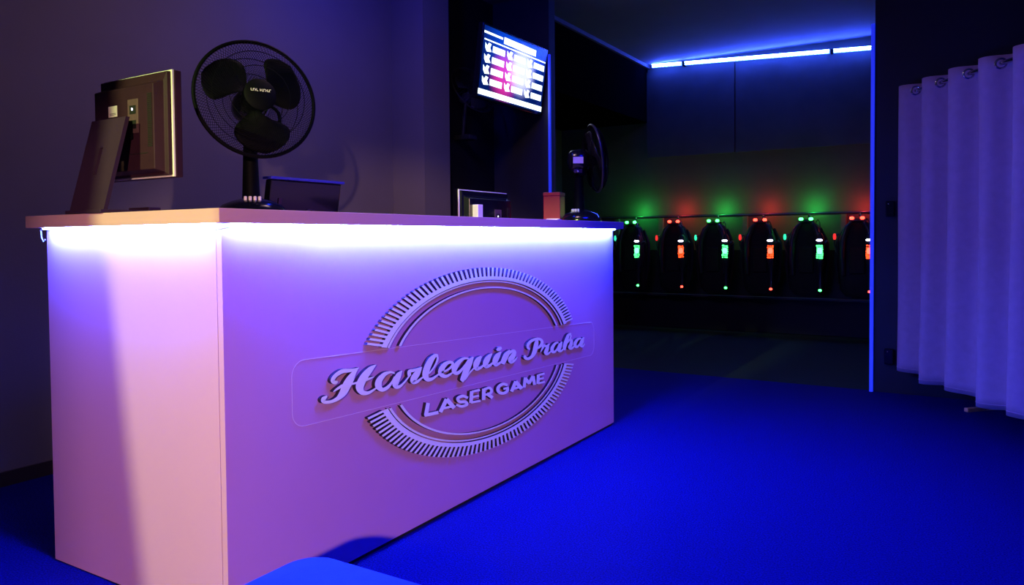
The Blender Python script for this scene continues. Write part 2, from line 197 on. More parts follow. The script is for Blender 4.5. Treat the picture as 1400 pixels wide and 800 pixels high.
[(1.2309,0.5523,1.2389,0.5474),(1.2208,0.5505,1.2343,0.5421),(1.2104,0.5487,1.2298,0.5367),(1.2002,0.5464,1.2258,0.5318),(1.1911,0.5432,1.2223,0.5273),(1.1837,0.5389,1.2185,0.523),(1.1776,0.5339,1.2142,0.5188),(1.1729,0.5284,1.2106,0.5151),(1.17,0.5227,1.2084,0.5125),(1.1697,0.5167,1.2071,0.5109),(1.1721,0.5106,1.2057,0.5097),(1.1778,0.5042,1.2038,0.5098),(1.1889,0.4984,1.1993,0.5113),(1.2007,0.4966,1.1979,0.5111),(1.2099,0.4972,1.2024,0.5105),(1.2185,0.4986,1.2093,0.5104),(1.2265,0.5005,1.2163,0.5108),(1.234,0.5032,1.2234,0.5119),(1.2413,0.5064,1.2312,0.5138),(1.2482,0.5098,1.2395,0.5162),(1.2551,0.5131,1.2478,0.5184)],
[(1.2981,0.5503,1.3064,0.5453),(1.2885,0.5487,1.3026,0.5402),(1.2785,0.5473,1.2989,0.5352),(1.2687,0.5453,1.2957,0.5305),(1.2599,0.5422,1.2926,0.5262),(1.2526,0.538,1.2886,0.5219),(1.2464,0.5329,1.284,0.5176),(1.2416,0.5273,1.28,0.5139),(1.2386,0.5213,1.2776,0.5112),(1.2382,0.5149,1.2762,0.5092),(1.2405,0.5086,1.2751,0.5074),(1.2458,0.5021,1.2738,0.5068),(1.2569,0.4958,1.2693,0.5083),(1.2698,0.4937,1.2667,0.5083),(1.2792,0.4946,1.271,0.5075),(1.2875,0.4964,1.278,0.5074),(1.2954,0.4987,1.2855,0.5079),(1.3031,0.5015,1.2932,0.5092),(1.311,0.5049,1.3017,0.5115),(1.3187,0.5084,1.3105,0.5142),(1.3263,0.5119,1.3194,0.5167)],
[(1.2753,0.5535,1.267,0.5622),(1.2807,0.5535,1.2706,0.5639),(1.2862,0.5534,1.2742,0.5658),(1.2914,0.5535,1.278,0.5674),(1.2962,0.5541,1.2823,0.5686),(1.3002,0.5553,1.2872,0.569),(1.3038,0.5571,1.2925,0.5689),(1.3071,0.559,1.2979,0.5686),(1.3106,0.5609,1.3033,0.5684)],
[(1.3673,0.5483,1.3772,0.5429),(1.3574,0.5463,1.3734,0.5375),(1.3473,0.5443,1.3698,0.5321),(1.3374,0.5419,1.3664,0.5271),(1.3285,0.5386,1.363,0.5225),(1.3213,0.5342,1.3591,0.5181),(1.3155,0.5293,1.3544,0.5137),(1.3108,0.5243,1.3494,0.5093),(1.3069,0.5196,1.3446,0.5052),(1.3037,0.515,1.3402,0.5017),(1.3015,0.5106,1.3359,0.4985),(1.2999,0.5064,1.3315,0.4953),(1.2981,0.5022,1.3271,0.4919)],
[(1.3327,0.507,1.3241,0.511),(1.3404,0.512,1.3305,0.5165),(1.3481,0.517,1.337,0.5221),(1.3557,0.5217,1.3437,0.5276),(1.3633,0.5255,1.3508,0.5324),(1.3714,0.5287,1.3587,0.5367),(1.38,0.5315,1.3672,0.5405),(1.3878,0.5333,1.3758,0.5436),(1.3931,0.5339,1.3847,0.5456),(1.3957,0.5336,1.3951,0.5457),(1.3971,0.5331,1.4057,0.5436),(1.3966,0.533,1.4153,0.5394),(1.3948,0.5345,1.4216,0.5326),(1.3927,0.5343,1.4217,0.5261),(1.3881,0.5318,1.4194,0.5204),(1.382,0.5285,1.4161,0.5149),(1.3768,0.5254,1.4121,0.51),(1.3722,0.5227,1.4066,0.5057),(1.3666,0.5196,1.4003,0.5021),(1.3608,0.5156,1.3956,0.4998),(1.3563,0.5102,1.394,0.4993),(1.3563,0.5035,1.393,0.4998),(1.3606,0.4974,1.3913,0.4999),(1.3686,0.4918,1.3887,0.5005),(1.381,0.4878,1.3838,0.5013),(1.3915,0.4878,1.384,0.5008),(1.3998,0.4894,1.3896,0.5006),(1.4074,0.4915,1.3967,0.5011),(1.4142,0.4941,1.4033,0.502),(1.4197,0.4972,1.409,0.5034),(1.4243,0.5007,1.4147,0.5056),(1.4284,0.5043,1.4206,0.5081),(1.4325,0.5077,1.4267,0.5106)],
[(1.5921,0.5628,1.6113,0.5581),(1.5883,0.5605,1.6118,0.5546),(1.5844,0.5582,1.6124,0.5512),(1.5807,0.5556,1.6128,0.5477),(1.5772,0.5524,1.6126,0.544),(1.5744,0.5484,1.6116,0.5399),(1.5719,0.5441,1.61,0.5353),(1.5696,0.5395,1.608,0.5305),(1.5672,0.5348,1.6057,0.5257),(1.5647,0.5298,1.6035,0.5207),(1.5625,0.5248,1.6012,0.5154),(1.5602,0.5202,1.5978,0.5096),(1.5574,0.5158,1.5929,0.5041),(1.5539,0.511,1.5862,0.499),(1.5499,0.506,1.5783,0.4941),(1.5454,0.5015,1.5694,0.4898),(1.5408,0.4983,1.56,0.4862),(1.5354,0.4963,1.5499,0.4839),(1.529,0.4951,1.5394,0.4826),(1.5225,0.4947,1.5291,0.4823),(1.5175,0.4947,1.5189,0.4828),(1.5138,0.4955,1.5086,0.4846),(1.5097,0.497,1.4991,0.4875),(1.5062,0.4988,1.4911,0.491),(1.5046,0.4995,1.4847,0.4954),(1.5039,0.4992,1.4822,0.5005),(1.5027,0.5006,1.4838,0.5042),(1.502,0.5033,1.4864,0.5066),(1.501,0.5063,1.4886,0.5087)],
[(1.5403,0.5287,1.5314,0.5244),(1.5364,0.5315,1.5265,0.5264),(1.5326,0.5341,1.5208,0.5285),(1.5309,0.5359,1.5144,0.5317),(1.5306,0.5371,1.5095,0.5363),(1.5303,0.5393,1.5074,0.541),(1.5303,0.5422,1.5071,0.546),(1.5312,0.5451,1.5089,0.5511),(1.5336,0.5475,1.5133,0.5559),(1.5383,0.5502,1.5203,0.56),(1.5453,0.553,1.5292,0.5636),(1.5537,0.5555,1.5397,0.5667),(1.5626,0.5573,1.5511,0.569),(1.5728,0.5586,1.564,0.5704),(1.5847,0.5594,1.5783,0.5711),(1.5966,0.5596,1.5927,0.571),(1.6062,0.5591,1.6061,0.57),(1.6136,0.5577,1.6187,0.5679),(1.6202,0.5556,1.6301,0.5648),(1.6256,0.5532,1.6399,0.561),(1.6289,0.5511,1.648,0.5566),(1.6303,0.5495,1.6539,0.5514),(1.6308,0.5475,1.657,0.546),(1.6306,0.5451,1.6576,0.5409),(1.6298,0.5429,1.6558,0.5361),(1.6279,0.5407,1.6514,0.5317),(1.6243,0.5379,1.6451,0.5281),(1.6196,0.535,1.6383,0.5252),(1.6153,0.5324,1.6317,0.5229),(1.6116,0.5304,1.6251,0.5212),(1.6078,0.5287,1.6185,0.5202),(1.6034,0.527,1.6125,0.5196),(1.5988,0.5252,1.6067,0.519)],
[(1.6339,0.5012,1.6269,0.5039),(1.6393,0.5044,1.6303,0.5079),(1.6448,0.5078,1.6338,0.512),(1.6502,0.511,1.6371,0.5159),(1.6553,0.5141,1.6398,0.5195),(1.6598,0.5174,1.6412,0.5229),(1.6634,0.5203,1.6422,0.5267),(1.666,0.5218,1.6447,0.5307),(1.665,0.5213,1.6532,0.5342),(1.6626,0.5214,1.6663,0.5333),(1.6671,0.5205,1.6748,0.5305),(1.676,0.5186,1.6798,0.5284),(1.687,0.5176,1.6827,0.5274),(1.6963,0.5189,1.687,0.5276),(1.7038,0.521,1.6936,0.5286),(1.7106,0.5233,1.701,0.5302),(1.7172,0.5253,1.7086,0.5317)],
[(1.694,0.5293,1.7107,0.5248),(1.6886,0.5252,1.7095,0.5195),(1.6831,0.521,1.7084,0.5141),(1.6779,0.517,1.707,0.5088),(1.6735,0.5133,1.7051,0.5038),(1.6693,0.5099,1.702,0.4991),(1.6648,0.5061,1.6985,0.4951),(1.661,0.5017,1.6961,0.4924),(1.6598,0.4958,1.6954,0.4921),(1.6646,0.4891,1.6939,0.4932),(1.6734,0.4842,1.6924,0.493),(1.6838,0.4811,1.6917,0.4922),(1.6946,0.4799,1.6914,0.4915),(1.7036,0.4809,1.6942,0.491),(1.711,0.4829,1.7003,0.4914),(1.7179,0.4854,1.7075,0.4925),(1.7244,0.4881,1.7143,0.4941),(1.7305,0.491,1.7206,0.4962),(1.7363,0.4943,1.7266,0.4989),(1.742,0.4976,1.7327,0.502),(1.7476,0.5009,1.7389,0.505)],
[(1.7961,0.5289,1.7997,0.5218),(1.7884,0.5294,1.792,0.5213),(1.7803,0.5301,1.7849,0.521),(1.7705,0.5303,1.7795,0.5204),(1.7601,0.529,1.775,0.5189),(1.7498,0.526,1.7692,0.5159),(1.7397,0.5219,1.7626,0.5115),(1.7305,0.5173,1.757,0.5069),(1.7237,0.5124,1.7535,0.5031),(1.7198,0.507,1.7522,0.5001),(1.7186,0.5013,1.7518,0.4971),(1.72,0.4956,1.7521,0.4948),(1.7249,0.4896,1.7519,0.4943),(1.7344,0.4844,1.7507,0.4945),(1.7456,0.4814,1.7516,0.4936),(1.757,0.4803,1.754,0.4925),(1.7676,0.481,1.7568,0.492),(1.7759,0.4835,1.7615,0.4925),(1.7831,0.4871,1.7681,0.4946),(1.7895,0.4913,1.775,0.4976),(1.7953,0.4958,1.7814,0.5011),(1.8002,0.5008,1.7869,0.5051),(1.8044,0.5063,1.7919,0.51),(1.8083,0.512,1.7968,0.5153),(1.8122,0.5175,1.8018,0.5205)],
[(1.8261,0.5258,1.8376,0.5222),(1.8188,0.5224,1.8362,0.5169),(1.8112,0.519,1.8349,0.5115),(1.8041,0.5154,1.8335,0.5063),(1.7982,0.5116,1.8316,0.5014),(1.7932,0.5074,1.8282,0.4965),(1.7884,0.5027,1.8241,0.4921),(1.7849,0.4972,1.8212,0.4889),(1.7847,0.4906,1.82,0.4882),(1.7913,0.4837,1.8183,0.4889),(1.8022,0.4787,1.8172,0.4883),(1.815,0.476,1.8171,0.4872),(1.8274,0.4761,1.8188,0.4862),(1.8372,0.4788,1.8251,0.4868),(1.8462,0.4828,1.8345,0.4893),(1.8551,0.4872,1.845,0.4927),(1.8638,0.4912,1.8554,0.4958)],
[(1.9255,0.5547,1.9299,0.5492),(1.9179,0.5551,1.9232,0.5478),(1.9097,0.5558,1.917,0.5466),(1.8993,0.5554,1.9134,0.5453),(1.8888,0.5528,1.9109,0.5432),(1.88,0.5481,1.9076,0.5391),(1.8724,0.5422,1.9039,0.5332),(1.8657,0.5358,1.9,0.5265),(1.8597,0.5297,1.8959,0.5199),(1.8545,0.5236,1.8917,0.5138),(1.8498,0.5173,1.8874,0.5076),(1.8459,0.511,1.8832,0.5016),(1.8427,0.5051,1.8793,0.4962),(1.8406,0.4996,1.8758,0.4915),(1.8394,0.4946,1.8726,0.4873),(1.8387,0.4899,1.8694,0.4831),(1.8378,0.4852,1.8661,0.4788)],
[(1.904,0.5491,1.9125,0.5533),(1.909,0.5466,1.9175,0.5513),(1.9141,0.5444,1.9236,0.5491),(1.9165,0.543,1.9303,0.5456),(1.9172,0.5418,1.934,0.5407),(1.9166,0.5389,1.9333,0.5357),(1.9143,0.5349,1.9301,0.5307),(1.9105,0.5304,1.9253,0.5258),(1.9056,0.5261,1.9192,0.5211),(1.8994,0.522,1.9114,0.5167),(1.8915,0.5178,1.9021,0.5127),(1.8827,0.5136,1.8925,0.5088),(1.8743,0.5093,1.8833,0.505)],
[(1.8708,0.498,1.8611,0.502),(1.881,0.5032,1.8689,0.508),(1.8912,0.5086,1.8768,0.5144),(1.9009,0.5133,1.885,0.5204),(1.9089,0.516,1.8939,0.525),(1.9153,0.5168,1.9044,0.5276),(1.9205,0.5167,1.9163,0.5283),(1.9224,0.5163,1.929,0.5269),(1.919,0.5176,1.9421,0.5216),(1.9176,0.5175,1.9469,0.5148),(1.9159,0.5139,1.9473,0.5085),(1.913,0.5093,1.9461,0.5024),(1.9102,0.5054,1.9439,0.4967),(1.907,0.5024,1.9396,0.4916),(1.902,0.499,1.9341,0.4874),(1.8968,0.4948,1.9303,0.4847),(1.8945,0.4887,1.9294,0.4848),(1.9001,0.4817,1.9277,0.4863),(1.9104,0.4767,1.9262,0.4862),(1.923,0.4738,1.9256,0.4855),(1.9357,0.4737,1.9269,0.4847),(1.9459,0.476,1.9331,0.485),(1.9554,0.4796,1.9431,0.487),(1.9648,0.4836,1.9544,0.4897),(1.9738,0.4873,1.9655,0.4922)],
[(2.0326,0.5194,2.0357,0.5118),(2.024,0.5202,2.027,0.5116),(2.0148,0.5212,2.0188,0.5115),(2.004,0.5218,2.0125,0.5111),(1.9926,0.5209,2.0078,0.5099),(1.9818,0.5184,2.002,0.5075),(1.9716,0.5149,1.9955,0.504),(1.9626,0.5107,1.99,0.5001),(1.9558,0.5062,1.9867,0.4969),(1.9517,0.501,1.9854,0.4941),(1.9502,0.4954,1.9853,0.4911),(1.9514,0.4897,1.9858,0.4888),(1.9562,0.4839,1.9858,0.4881),(1.9655,0.4787,1.9853,0.4879),(1.9771,0.4752,1.9862,0.4868),(1.9902,0.4735,1.9878,0.4858),(2.0027,0.4743,1.9899,0.4851),(2.0122,0.4775,1.9956,0.4862),(2.0206,0.482,2.0038,0.4893),(2.0283,0.487,2.012,0.4934),(2.0349,0.4918,2.0192,0.4974),(2.04,0.4964,2.0248,0.5012),(2.0439,0.5012,2.0293,0.5053),(2.0473,0.5059,2.0335,0.5097),(2.0509,0.5105,2.038,0.514)],
[(2.0603,0.5191,2.0703,0.5158),(2.0517,0.5163,2.0687,0.5106),(2.0428,0.5137,2.0673,0.5054),(2.0342,0.5106,2.066,0.5006),(2.0272,0.5069,2.0643,0.496),(2.0215,0.5023,2.0613,0.4912),(2.0167,0.4969,2.0574,0.4864),(2.0135,0.4911,2.0543,0.4827),(2.0134,0.4844,2.0529,0.4814),(2.0202,0.4772,2.0511,0.4821),(2.0314,0.472,2.0497,0.4817),(2.044,0.4692,2.0492,0.4807),(2.057,0.469,2.0474,0.4797),(2.0649,0.472,2.0498,0.4794),(2.0694,0.4759,2.0558,0.4812),(2.0732,0.48,2.0627,0.484),(2.0768,0.4838,2.0697,0.4866)]]
BLOCK=[
[(0.8134,0.4359,0.8347,0.4294),(0.7996,0.3939,0.8208,0.3871)],
[(0.8033,0.388,0.7999,0.4001),(0.8843,0.3812,0.8806,0.3936)],
[(0.904,0.3809,0.8836,0.3911),(0.9434,0.4204,0.9212,0.431)],
[(0.9214,0.4229,0.9401,0.4292),(0.9687,0.3805,0.9893,0.3871)],
[(0.9122,0.3921,0.9094,0.4008),(0.963,0.3885,0.9601,0.3973)],
[(1.0699,0.4091,1.0636,0.4013),(1.061,0.4129,1.0543,0.405),(1.0517,0.4171,1.0452,0.4089),(1.0416,0.4211,1.0374,0.4118),(1.0307,0.4239,1.0312,0.4133),(1.0195,0.4249,1.0245,0.4136),(1.0087,0.4246,1.0169,0.4132),(0.9993,0.4231,1.0109,0.4121),(0.992,0.4199,1.0092,0.4114),(0.9901,0.4138,1.0095,0.4116),(0.9933,0.4077,1.0106,0.4099),(0.9992,0.4019,1.013,0.4074),(1.008,0.3966,1.0154,0.4058),(1.0193,0.3931,1.0206,0.4044),(1.031,0.391,1.0305,0.4027),(1.0412,0.3893,1.042,0.4008),(1.0465,0.388,1.0528,0.3978),(1.048,0.3871,1.0616,0.3931),(1.0491,0.386,1.0673,0.3877),(1.0492,0.3859,1.0695,0.3817),(1.0501,0.3868,1.0657,0.3765),(1.048,0.3864,1.0577,0.3745),(1.0414,0.3858,1.0481,0.374),(1.0333,0.3858,1.0372,0.3743),(1.0261,0.3864,1.0262,0.3758),(1.0193,0.388,1.0157,0.3788),(1.0111,0.3908,1.0059,0.3826),(1.0019,0.3942,0.9968,0.3866),(0.9927,0.3975,0.9881,0.3903)],
[(1.0808,0.4284,1.1047,0.4232),(1.0749,0.3836,1.0987,0.3782)],
[(1.0942,0.4192,1.0911,0.4284),(1.1502,0.416,1.1469,0.4254)],
[(1.092,0.3988,1.0892,0.4075),(1.1434,0.3951,1.1406,0.4039)],
[(1.0883,0.3788,1.0853,0.3879),(1.1529,0.3737,1.1499,0.383)],
[(1.1629,0.4233,1.1881,0.4185),(1.1603,0.3788,1.1855,0.3737)],
[(1.1779,0.4132,1.1729,0.4227),(1.1884,0.4132,1.183,0.4229),(1.1991,0.4133,1.1937,0.4234),(1.208,0.4131,1.2049,0.4234),(1.2128,0.4124,1.2165,0.4217),(1.2149,0.4111,1.227,0.4172),(1.2176,0.4086,1.2343,0.4115),(1.2195,0.4056,1.2387,0.4058),(1.22,0.4039,1.2404,0.4002),(1.2196,0.4031,1.2383,0.3955),(1.2178,0.4016,1.2333,0.3921),(1.2145,0.4001,1.2266,0.3898),(1.2102,0.3991,1.2183,0.3885),(1.2041,0.3987,1.2087,0.3885),(1.1954,0.399,1.1982,0.3895),(1.1854,0.3997,1.1878,0.3908),(1.1756,0.4003,1.178,0.3919)],
[(1.1887,0.3942,1.2032,0.4021),(1.2298,0.3693,1.2446,0.3772)],
[(1.3546,0.4091,1.3491,0.3999),(1.3448,0.4124,1.3387,0.4031),(1.3345,0.4161,1.3288,0.4065),(1.3228,0.4196,1.3208,0.4088),(1.31,0.4215,1.3151,0.4095),(1.2976,0.4209,1.3087,0.4087),(1.2862,0.4188,1.3012,0.4068),(1.2764,0.4156,1.295,0.4041),(1.2691,0.4112,1.2917,0.4018),(1.2658,0.4054,1.2908,0.3995),(1.2659,0.3987,1.291,0.3963),(1.2691,0.3918,1.2923,0.3931),(1.276,0.385,1.2938,0.3913),(1.2867,0.3794,1.2973,0.3892),(1.2988,0.3752,1.3047,0.3862),(1.3113,0.3722,1.3133,0.3836),(1.3233,0.3703,1.32,0.3822),(1.3345,0.3701,1.3252,0.3823),(1.3445,0.3713,1.3309,0.3835),(1.353,0.3735,1.336,0.3853),(1.3597,0.3767,1.3393,0.3868),(1.3631,0.3813,1.3406,0.3878),(1.3629,0.3861,1.3415,0.3897),(1.3616,0.3901,1.342,0.393),(1.3607,0.3936,1.3427,0.3965)],
[(1.3208,0.3899,1.3172,0.3992),(1.3635,0.3875,1.3598,0.397)],
[(1.3936,0.3668,1.3695,0.3766),(1.4303,0.4031,1.4038,0.4135)],
[(1.403,0.4056,1.427,0.4118),(1.4523,0.3657,1.477,0.3718)],
[(1.401,0.3769,1.3971,0.3859),(1.4499,0.3747,1.4458,0.3838)],
[(1.4967,0.3677,1.4712,0.3738),(1.5082,0.4097,1.4825,0.4156)],
[(1.4825,0.4088,1.5038,0.4128),(1.5167,0.3778,1.5384,0.3817)],
[(1.5369,0.375,1.5138,0.3852),(1.573,0.4024,1.5494,0.4125)],
[(1.5502,0.4083,1.5767,0.4059),(1.5607,0.3675,1.5874,0.3648)],
[(1.5951,0.409,1.6225,0.404),(1.591,0.368,1.6184,0.3628)],
[(1.6108,0.3995,1.6065,0.409),(1.6667,0.3973,1.6623,0.4069)],
[(1.608,0.3822,1.6043,0.391),(1.659,0.3794,1.6553,0.3883)],
[(1.6068,0.3635,1.6026,0.373),(1.6685,0.3603,1.6641,0.37)]]
# ---------------------------------------------------------------- camera
cam_d = bpy.data.cameras.new('camera'); cam = bpy.data.objects.new('camera', cam_d); COL.objects.link(cam)
yaw, pitch, roll = .5476, .0295, -.0084
F = V(-math.sin(yaw) * math.cos(pitch), math.cos(yaw) * math.cos(pitch), -math.sin(pitch))
R = V(math.cos(yaw), math.sin(yaw), 0); U = R.cross(F)
R2 = R * math.cos(roll) + U * math.sin(roll); U2 = -R * math.sin(roll) + U * math.cos(roll)
Mx = Matrix((R2, U2, -F)).transposed().to_4x4(); Mx.translation = V(1.623, -1.2446, 1.0061)
cam.matrix_world = Mx
cam_d.sensor_width = 36; cam_d.lens = 1024.83 / 1400 * 36; cam_d.shift_y = -(400 - 355.94) / 1400
cam_d.clip_start = .05
S.camera = cam

# ---------------------------------------------------------------- room
HC = 2.94
struct('floor', MB().box(-1.9, 4.2, -5.2, 4.09, -.1, 0), M['carpet'])
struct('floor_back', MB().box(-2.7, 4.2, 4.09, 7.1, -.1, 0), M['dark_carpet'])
struct('ceiling', MB().box(-2.7, 4.2, -5.2, 7.1, HC, HC + .1), M['ceil'])
struct('wall_left', MB().box(-1.9, -1.775, -5.2, 4.04, 0, HC), M['wall'])
struct('trim_1', MB().box(-1.775, -1.5, 2.76, 3.05, 0, HC), M['wall'])                    # boxed column
struct('baseboard_left', MB().box(-1.775, -1.762, -5.2, 2.76, 0, .06), M['skirting'])
struct('wall_partition_left', MB().box(-1.9, -1.24, 4.04, 4.14, 0, HC), M['dark_wall'])
struct('wall_partition_right', MB().box(1.104, 4.2, 4.06, 4.16, 0, HC), M['black_wall'])
struct('trim_2', MB().box(-1.24, -1.222, 4.018, 4.038, 0, 2.46), M['profile'], bevel=.002)       # jamb at the left
struct('trim_3', MB().box(1.082, 1.104, 4.04, 4.062, 0, 2.345), M['profile'], bevel=.002)
struct('wall_recess', MB().box(-1.775, -1.765, 3.05, 4.04, 0, HC), M['black_wall'])       # jamb at the right
struct('wall_back', MB().box(-2.7, 4.2, 6.86, 7.0, 0, HC), M['vest_wall'])
struct('wall_back_left', MB().box(-2.7, -2.6, 4.1, 6.9, 0, HC), M['dark_wall'])
struct('wall_right', MB().box(4.1, 4.2, -5.2, 7.0, 0, HC), M['black_wall'])
struct('wall_front', MB().box(-1.9, 4.2, -5.3, -5.2, 0, HC), M['black_wall'])
struct('trim_4', MB().box(-2.6, -1.5, 4.14, 6.86, 2.3, HC), M['duct'])               # boxed-in duct under the ceiling
struct('trim_5', MB().box(-1.5, -1.47, 4.14, 6.86, HC - .035, HC), M['ceil'])
struct('trim_6', MB().box(-1.5, -.52, 6.835, 6.86, 1.9, 2.86).box(-.505, 1.6, 6.835, 6.86, 1.9, 2.84), M['board_wall'])  # dark boards on the back wall

# small dark boxes beside the right jamb
for z, w in ((1.17, .05), (.235, .055)):
    b = MB().box(1.195 - w / 2, 1.195 + w / 2, 4.03, 4.06, z - .05, z + .05)
    t = thing('wall_socket', 'small black box on the dark partition, %s of the two beside the blue strip' % ('upper' if z > 1 else 'lower'), 'socket', (1.195, 4.06, z), 0, 'black boxes on the partition')
    b.build('housing', M['gloss'], t, bevel=.006, world=True)
    MB().box(1.185, 1.189, 4.026, 4.031, z + .03, z + .034).build('screw', M['silver'], t, world=True)

# ---------------------------------------------------------------- reception counter
L, W, H, TH = 2.4533, .8373, 1.05, .0377
ct = thing('reception_counter', 'long lilac reception counter with raised logo and blue light glowing under its worktop', 'counter', (-.4, 1.2, 0))
def wall_t(name, mb, m, **k): return mb.build(name, m, ct, world=True, **k)
wall_t('front_panel', MB().box(-.02, 0, -.001, L, .012, H), M['panel'])
wall_t('plinth', MB().box(-.06, -.004, .02, L - .02, 0, .02).box(-W + .02, -.03, .004, .03, 0, .02).box(-W+.02, -.06, L - .03, L - .004, 0, .02), M['plinth'])
wall_t('side_panel', MB().box(-W, -.0235, 0, .018, .004, H), M['panel'])
wall_t('seam', MB().box(-.026, -.019, .002, .012, .02, H - .02), M['seam'])
wall_t('side_panel', MB().box(-.4, -.0215, L - .018, L, .004, H), M['panel'])
wall_t('inner_panel', MB().box(-W, -W + .018, .018, 1.26, .004, H).box(-W, -.4, 1.25, 1.268, .76, H), M['panel'])
wall_t('desk_shelf', MB().box(-W, -.022, 1.27, L - .02, .735, .76), M['panel'])
xo, yo = .0298, .0298
poly = [(-W - .066, -yo), (xo, -yo), (xo, L + .077), (-.40, L + .077), (-.40, 1.28), (-W - .066, 1.28)]
wall_t('worktop', MB().prism(poly, H, H + TH), M['top'], bevel=.0015)
# led strip in a slim channel hidden behind the worktop nose
wall_t('led_strip', MB().box(.017, .027, .01, L - .03, H - .005, H - .0005).box(-W + .03, .0, -.027, -.017, H - .005, H - .0005), M['led'])
wall_t('strip_cable', MB().tube([(-W + .03, -.02, H - .002), (-W - .006, -.014, H - .006), (-W - .012, -.01, H - .03), (-W - .008, -.006, H - .042), (-W - .002, -.004, H - .036)], .0022, 6), M['cable'], smooth=True)
wall_t('strip_cable', MB().tube([(-.045, -.02, H - .002), (-.02, -.022, H - .010), (.0, -.020, H - .016), (.018, -.010, H - .014), (.022, .02, H - .008), (.021, .12, H - .006), (.019, .3, H - .003)], .0025, 6), M['cable'], smooth=True)

# raised logo: ribbons (y,z) left/right edges on the front face
LT = .0135
def ribbons(strokes, name):
    mb = MB(); k = 0
    for s in strokes:
        k += 1; xt = LT + .00012 * (k % 7); n = len(s)
        vs = [V(xt, a, b) for a, b, c, d in s] + [V(xt, c, d) for a, b, c, d in s] + [V(.0002, a, b) for a, b, c, d in s] + [V(.0002, c, d) for a, b, c, d in s]
        for i in range(n - 1):
            mb.add([vs[i], vs[i + 1], vs[n + i + 1], vs[n + i]], [(0, 1, 2, 3)], 0)
            mb.add([vs[i], vs[i + 1], vs[2 * n + i + 1], vs[2 * n + i]], [(0, 1, 2, 3)], 1)
            mb.add([vs[n + i], vs[n + i + 1], vs[3 * n + i + 1], vs[3 * n + i]], [(0, 1, 2, 3)], 1)
        for i in (0, n - 1): mb.add([vs[i], vs[n + i], vs[3 * n + i], vs[2 * n + i]], [(0, 1, 2, 3)], 1)
    return mb.build(name, [M['logo'], M['logo_side']], ct, world=True)
ribbons(SCRIPT, 'script_lettering')
ribbons(BLOCK, 'block_lettering')

EC = (1.23, .532); EA, EB, ET = .755, .359, -.050
def el(rad, ang, x=0.):
    a, b = EA * rad * math.cos(ang), EB * rad * math.sin(ang)
    return V(x, EC[0] + a * math.cos(ET) - b * math.sin(ET), EC[1] + a * math.sin(ET) + b * math.cos(ET))
def btop(y): return .662 - .0417 * (y - .25)
def bbot(y): return .472 - .0302 * (y - .25)
def outside(p): return p.z > btop(p.y) + .002 or p.z < bbot(p.y) - .002
def ring(mb, r0, r1, t, n=360):
    for i in range(n):
        a0, a1 = 2 * PI * i / n, 2 * PI * (i + 1) / n
        q = [el(r0, a0), el(r1, a0), el(r1, a1), el(r0, a1)]
        if not all(outside(p) for p in q): continue
        f = [p + V(t, 0, 0) for p in q]; g = [p + V(.0002, 0, 0) for p in q]
        mb.add(f, [(0, 1, 2, 3)], 0)
        mb.add([f[1], f[2], g[2], g[1]], [(0, 1, 2, 3)], 1); mb.add([f[0], f[3], g[3], g[0]], [(0, 1, 2, 3)], 1)
mb = MB(); ring(mb, .866, .903, .014)
NS = 150
for i in range(NS):
    a = 2 * PI * (i + .5) / NS; w0, w1 = PI / NS * .56, PI / NS * .46
    q = [el(.90, a - w0), el(1.0, a - w1), el(1.0, a + w1), el(.90, a + w0)]
    if not all(outside(p) for p in q): continue
    f = [p + V(.0138, 0, 0) for p in q]; g = [p + V(.0002, 0, 0) for p in q]
    mb.add(f, [(0, 1, 2, 3)], 0)
    for k in range(3): mb.add([f[k], f[k + 1], g[k + 1], g[k]], [(0, 1, 2, 3)], 1)
mb.build('toothed_ring', [M['logo'], M['logo_side']], ct, world=True)
mb = MB(); ring(mb, .840, .856, .010); mb.build('rim_ring', [M['logo'], M['logo_side']], ct, world=True)
mb = MB(); ring(mb, .772, .789, .012); mb.build('inner_ring', [M['logo'], M['logo_side']], ct, world=True)
# rounded banner outline
def rr(y0, y1, r=.045):
    out = []
    for cy, cz, a0 in ((y1 - r, btop(y1) - r, 0), (y0 + r, btop(y0) - r, 90), (y0 + r, bbot(y0) + r, 180), (y1 - r, bbot(y1) + r, 270)):
        for k in range(9):
            a = math.radians(a0 + 90 * k / 8); out.append(V(-.0006, cy + r * math.cos(a), cz + r * math.sin(a)))
    return out
MB().tube(rr(.222, 2.21), .0012, 6, closed=True).build('banner_outline', M['groove'], ct, world=True, smooth=True)

# ---------------------------------------------------------------- blue ottoman
ot = thing('square_ottoman', 'bright blue upholstered square ottoman on the carpet in front of the counter', 'ottoman', (.745, -.43, 0))
def rsq(h, r, z, n=8):
    out = []
    for sx, sy, a0 in ((1, 1, 0), (-1, 1, 90), (-1, -1, 180), (1, -1, 270)):
        for k in range(n + 1):
            a = math.radians(a0 + 90 * k / n); out.append(V(sx * (h - r) + r * math.cos(a), sy * (h - r) + r * math.sin(a), z))
    return out
MB().loft([rsq(.222, .07, .04), rsq(.225, .07, .06), rsq(.225, .07, .27), rsq(.222, .07, .28)]).build('base', M['fabric_blue'], ot, autosm=40)
MB().loft([rsq(.222, .07, .282), rsq(.229, .075, .295), rsq(.231, .075, .36), rsq(.226, .07, .385), rsq(.212, .06, .397), rsq(.17, .05, .402), rsq(.08, .03, .404)]).build('seat_cushion', M['fabric_blue'], ot, autosm=60)
MB().tube(rsq(.2275, .075, .284), .004, 6, closed=True).build('piping', M['fabric_blue'], ot, smooth=True)
for sx in (-1, 1):
    for sy in (-1, 1):
        MB().lathe([(.02, 0), (.024, .04)], 16, Matrix.Translation((sx * .17, sy * .17, 0))).build('leg', M['black'], ot, smooth=True)

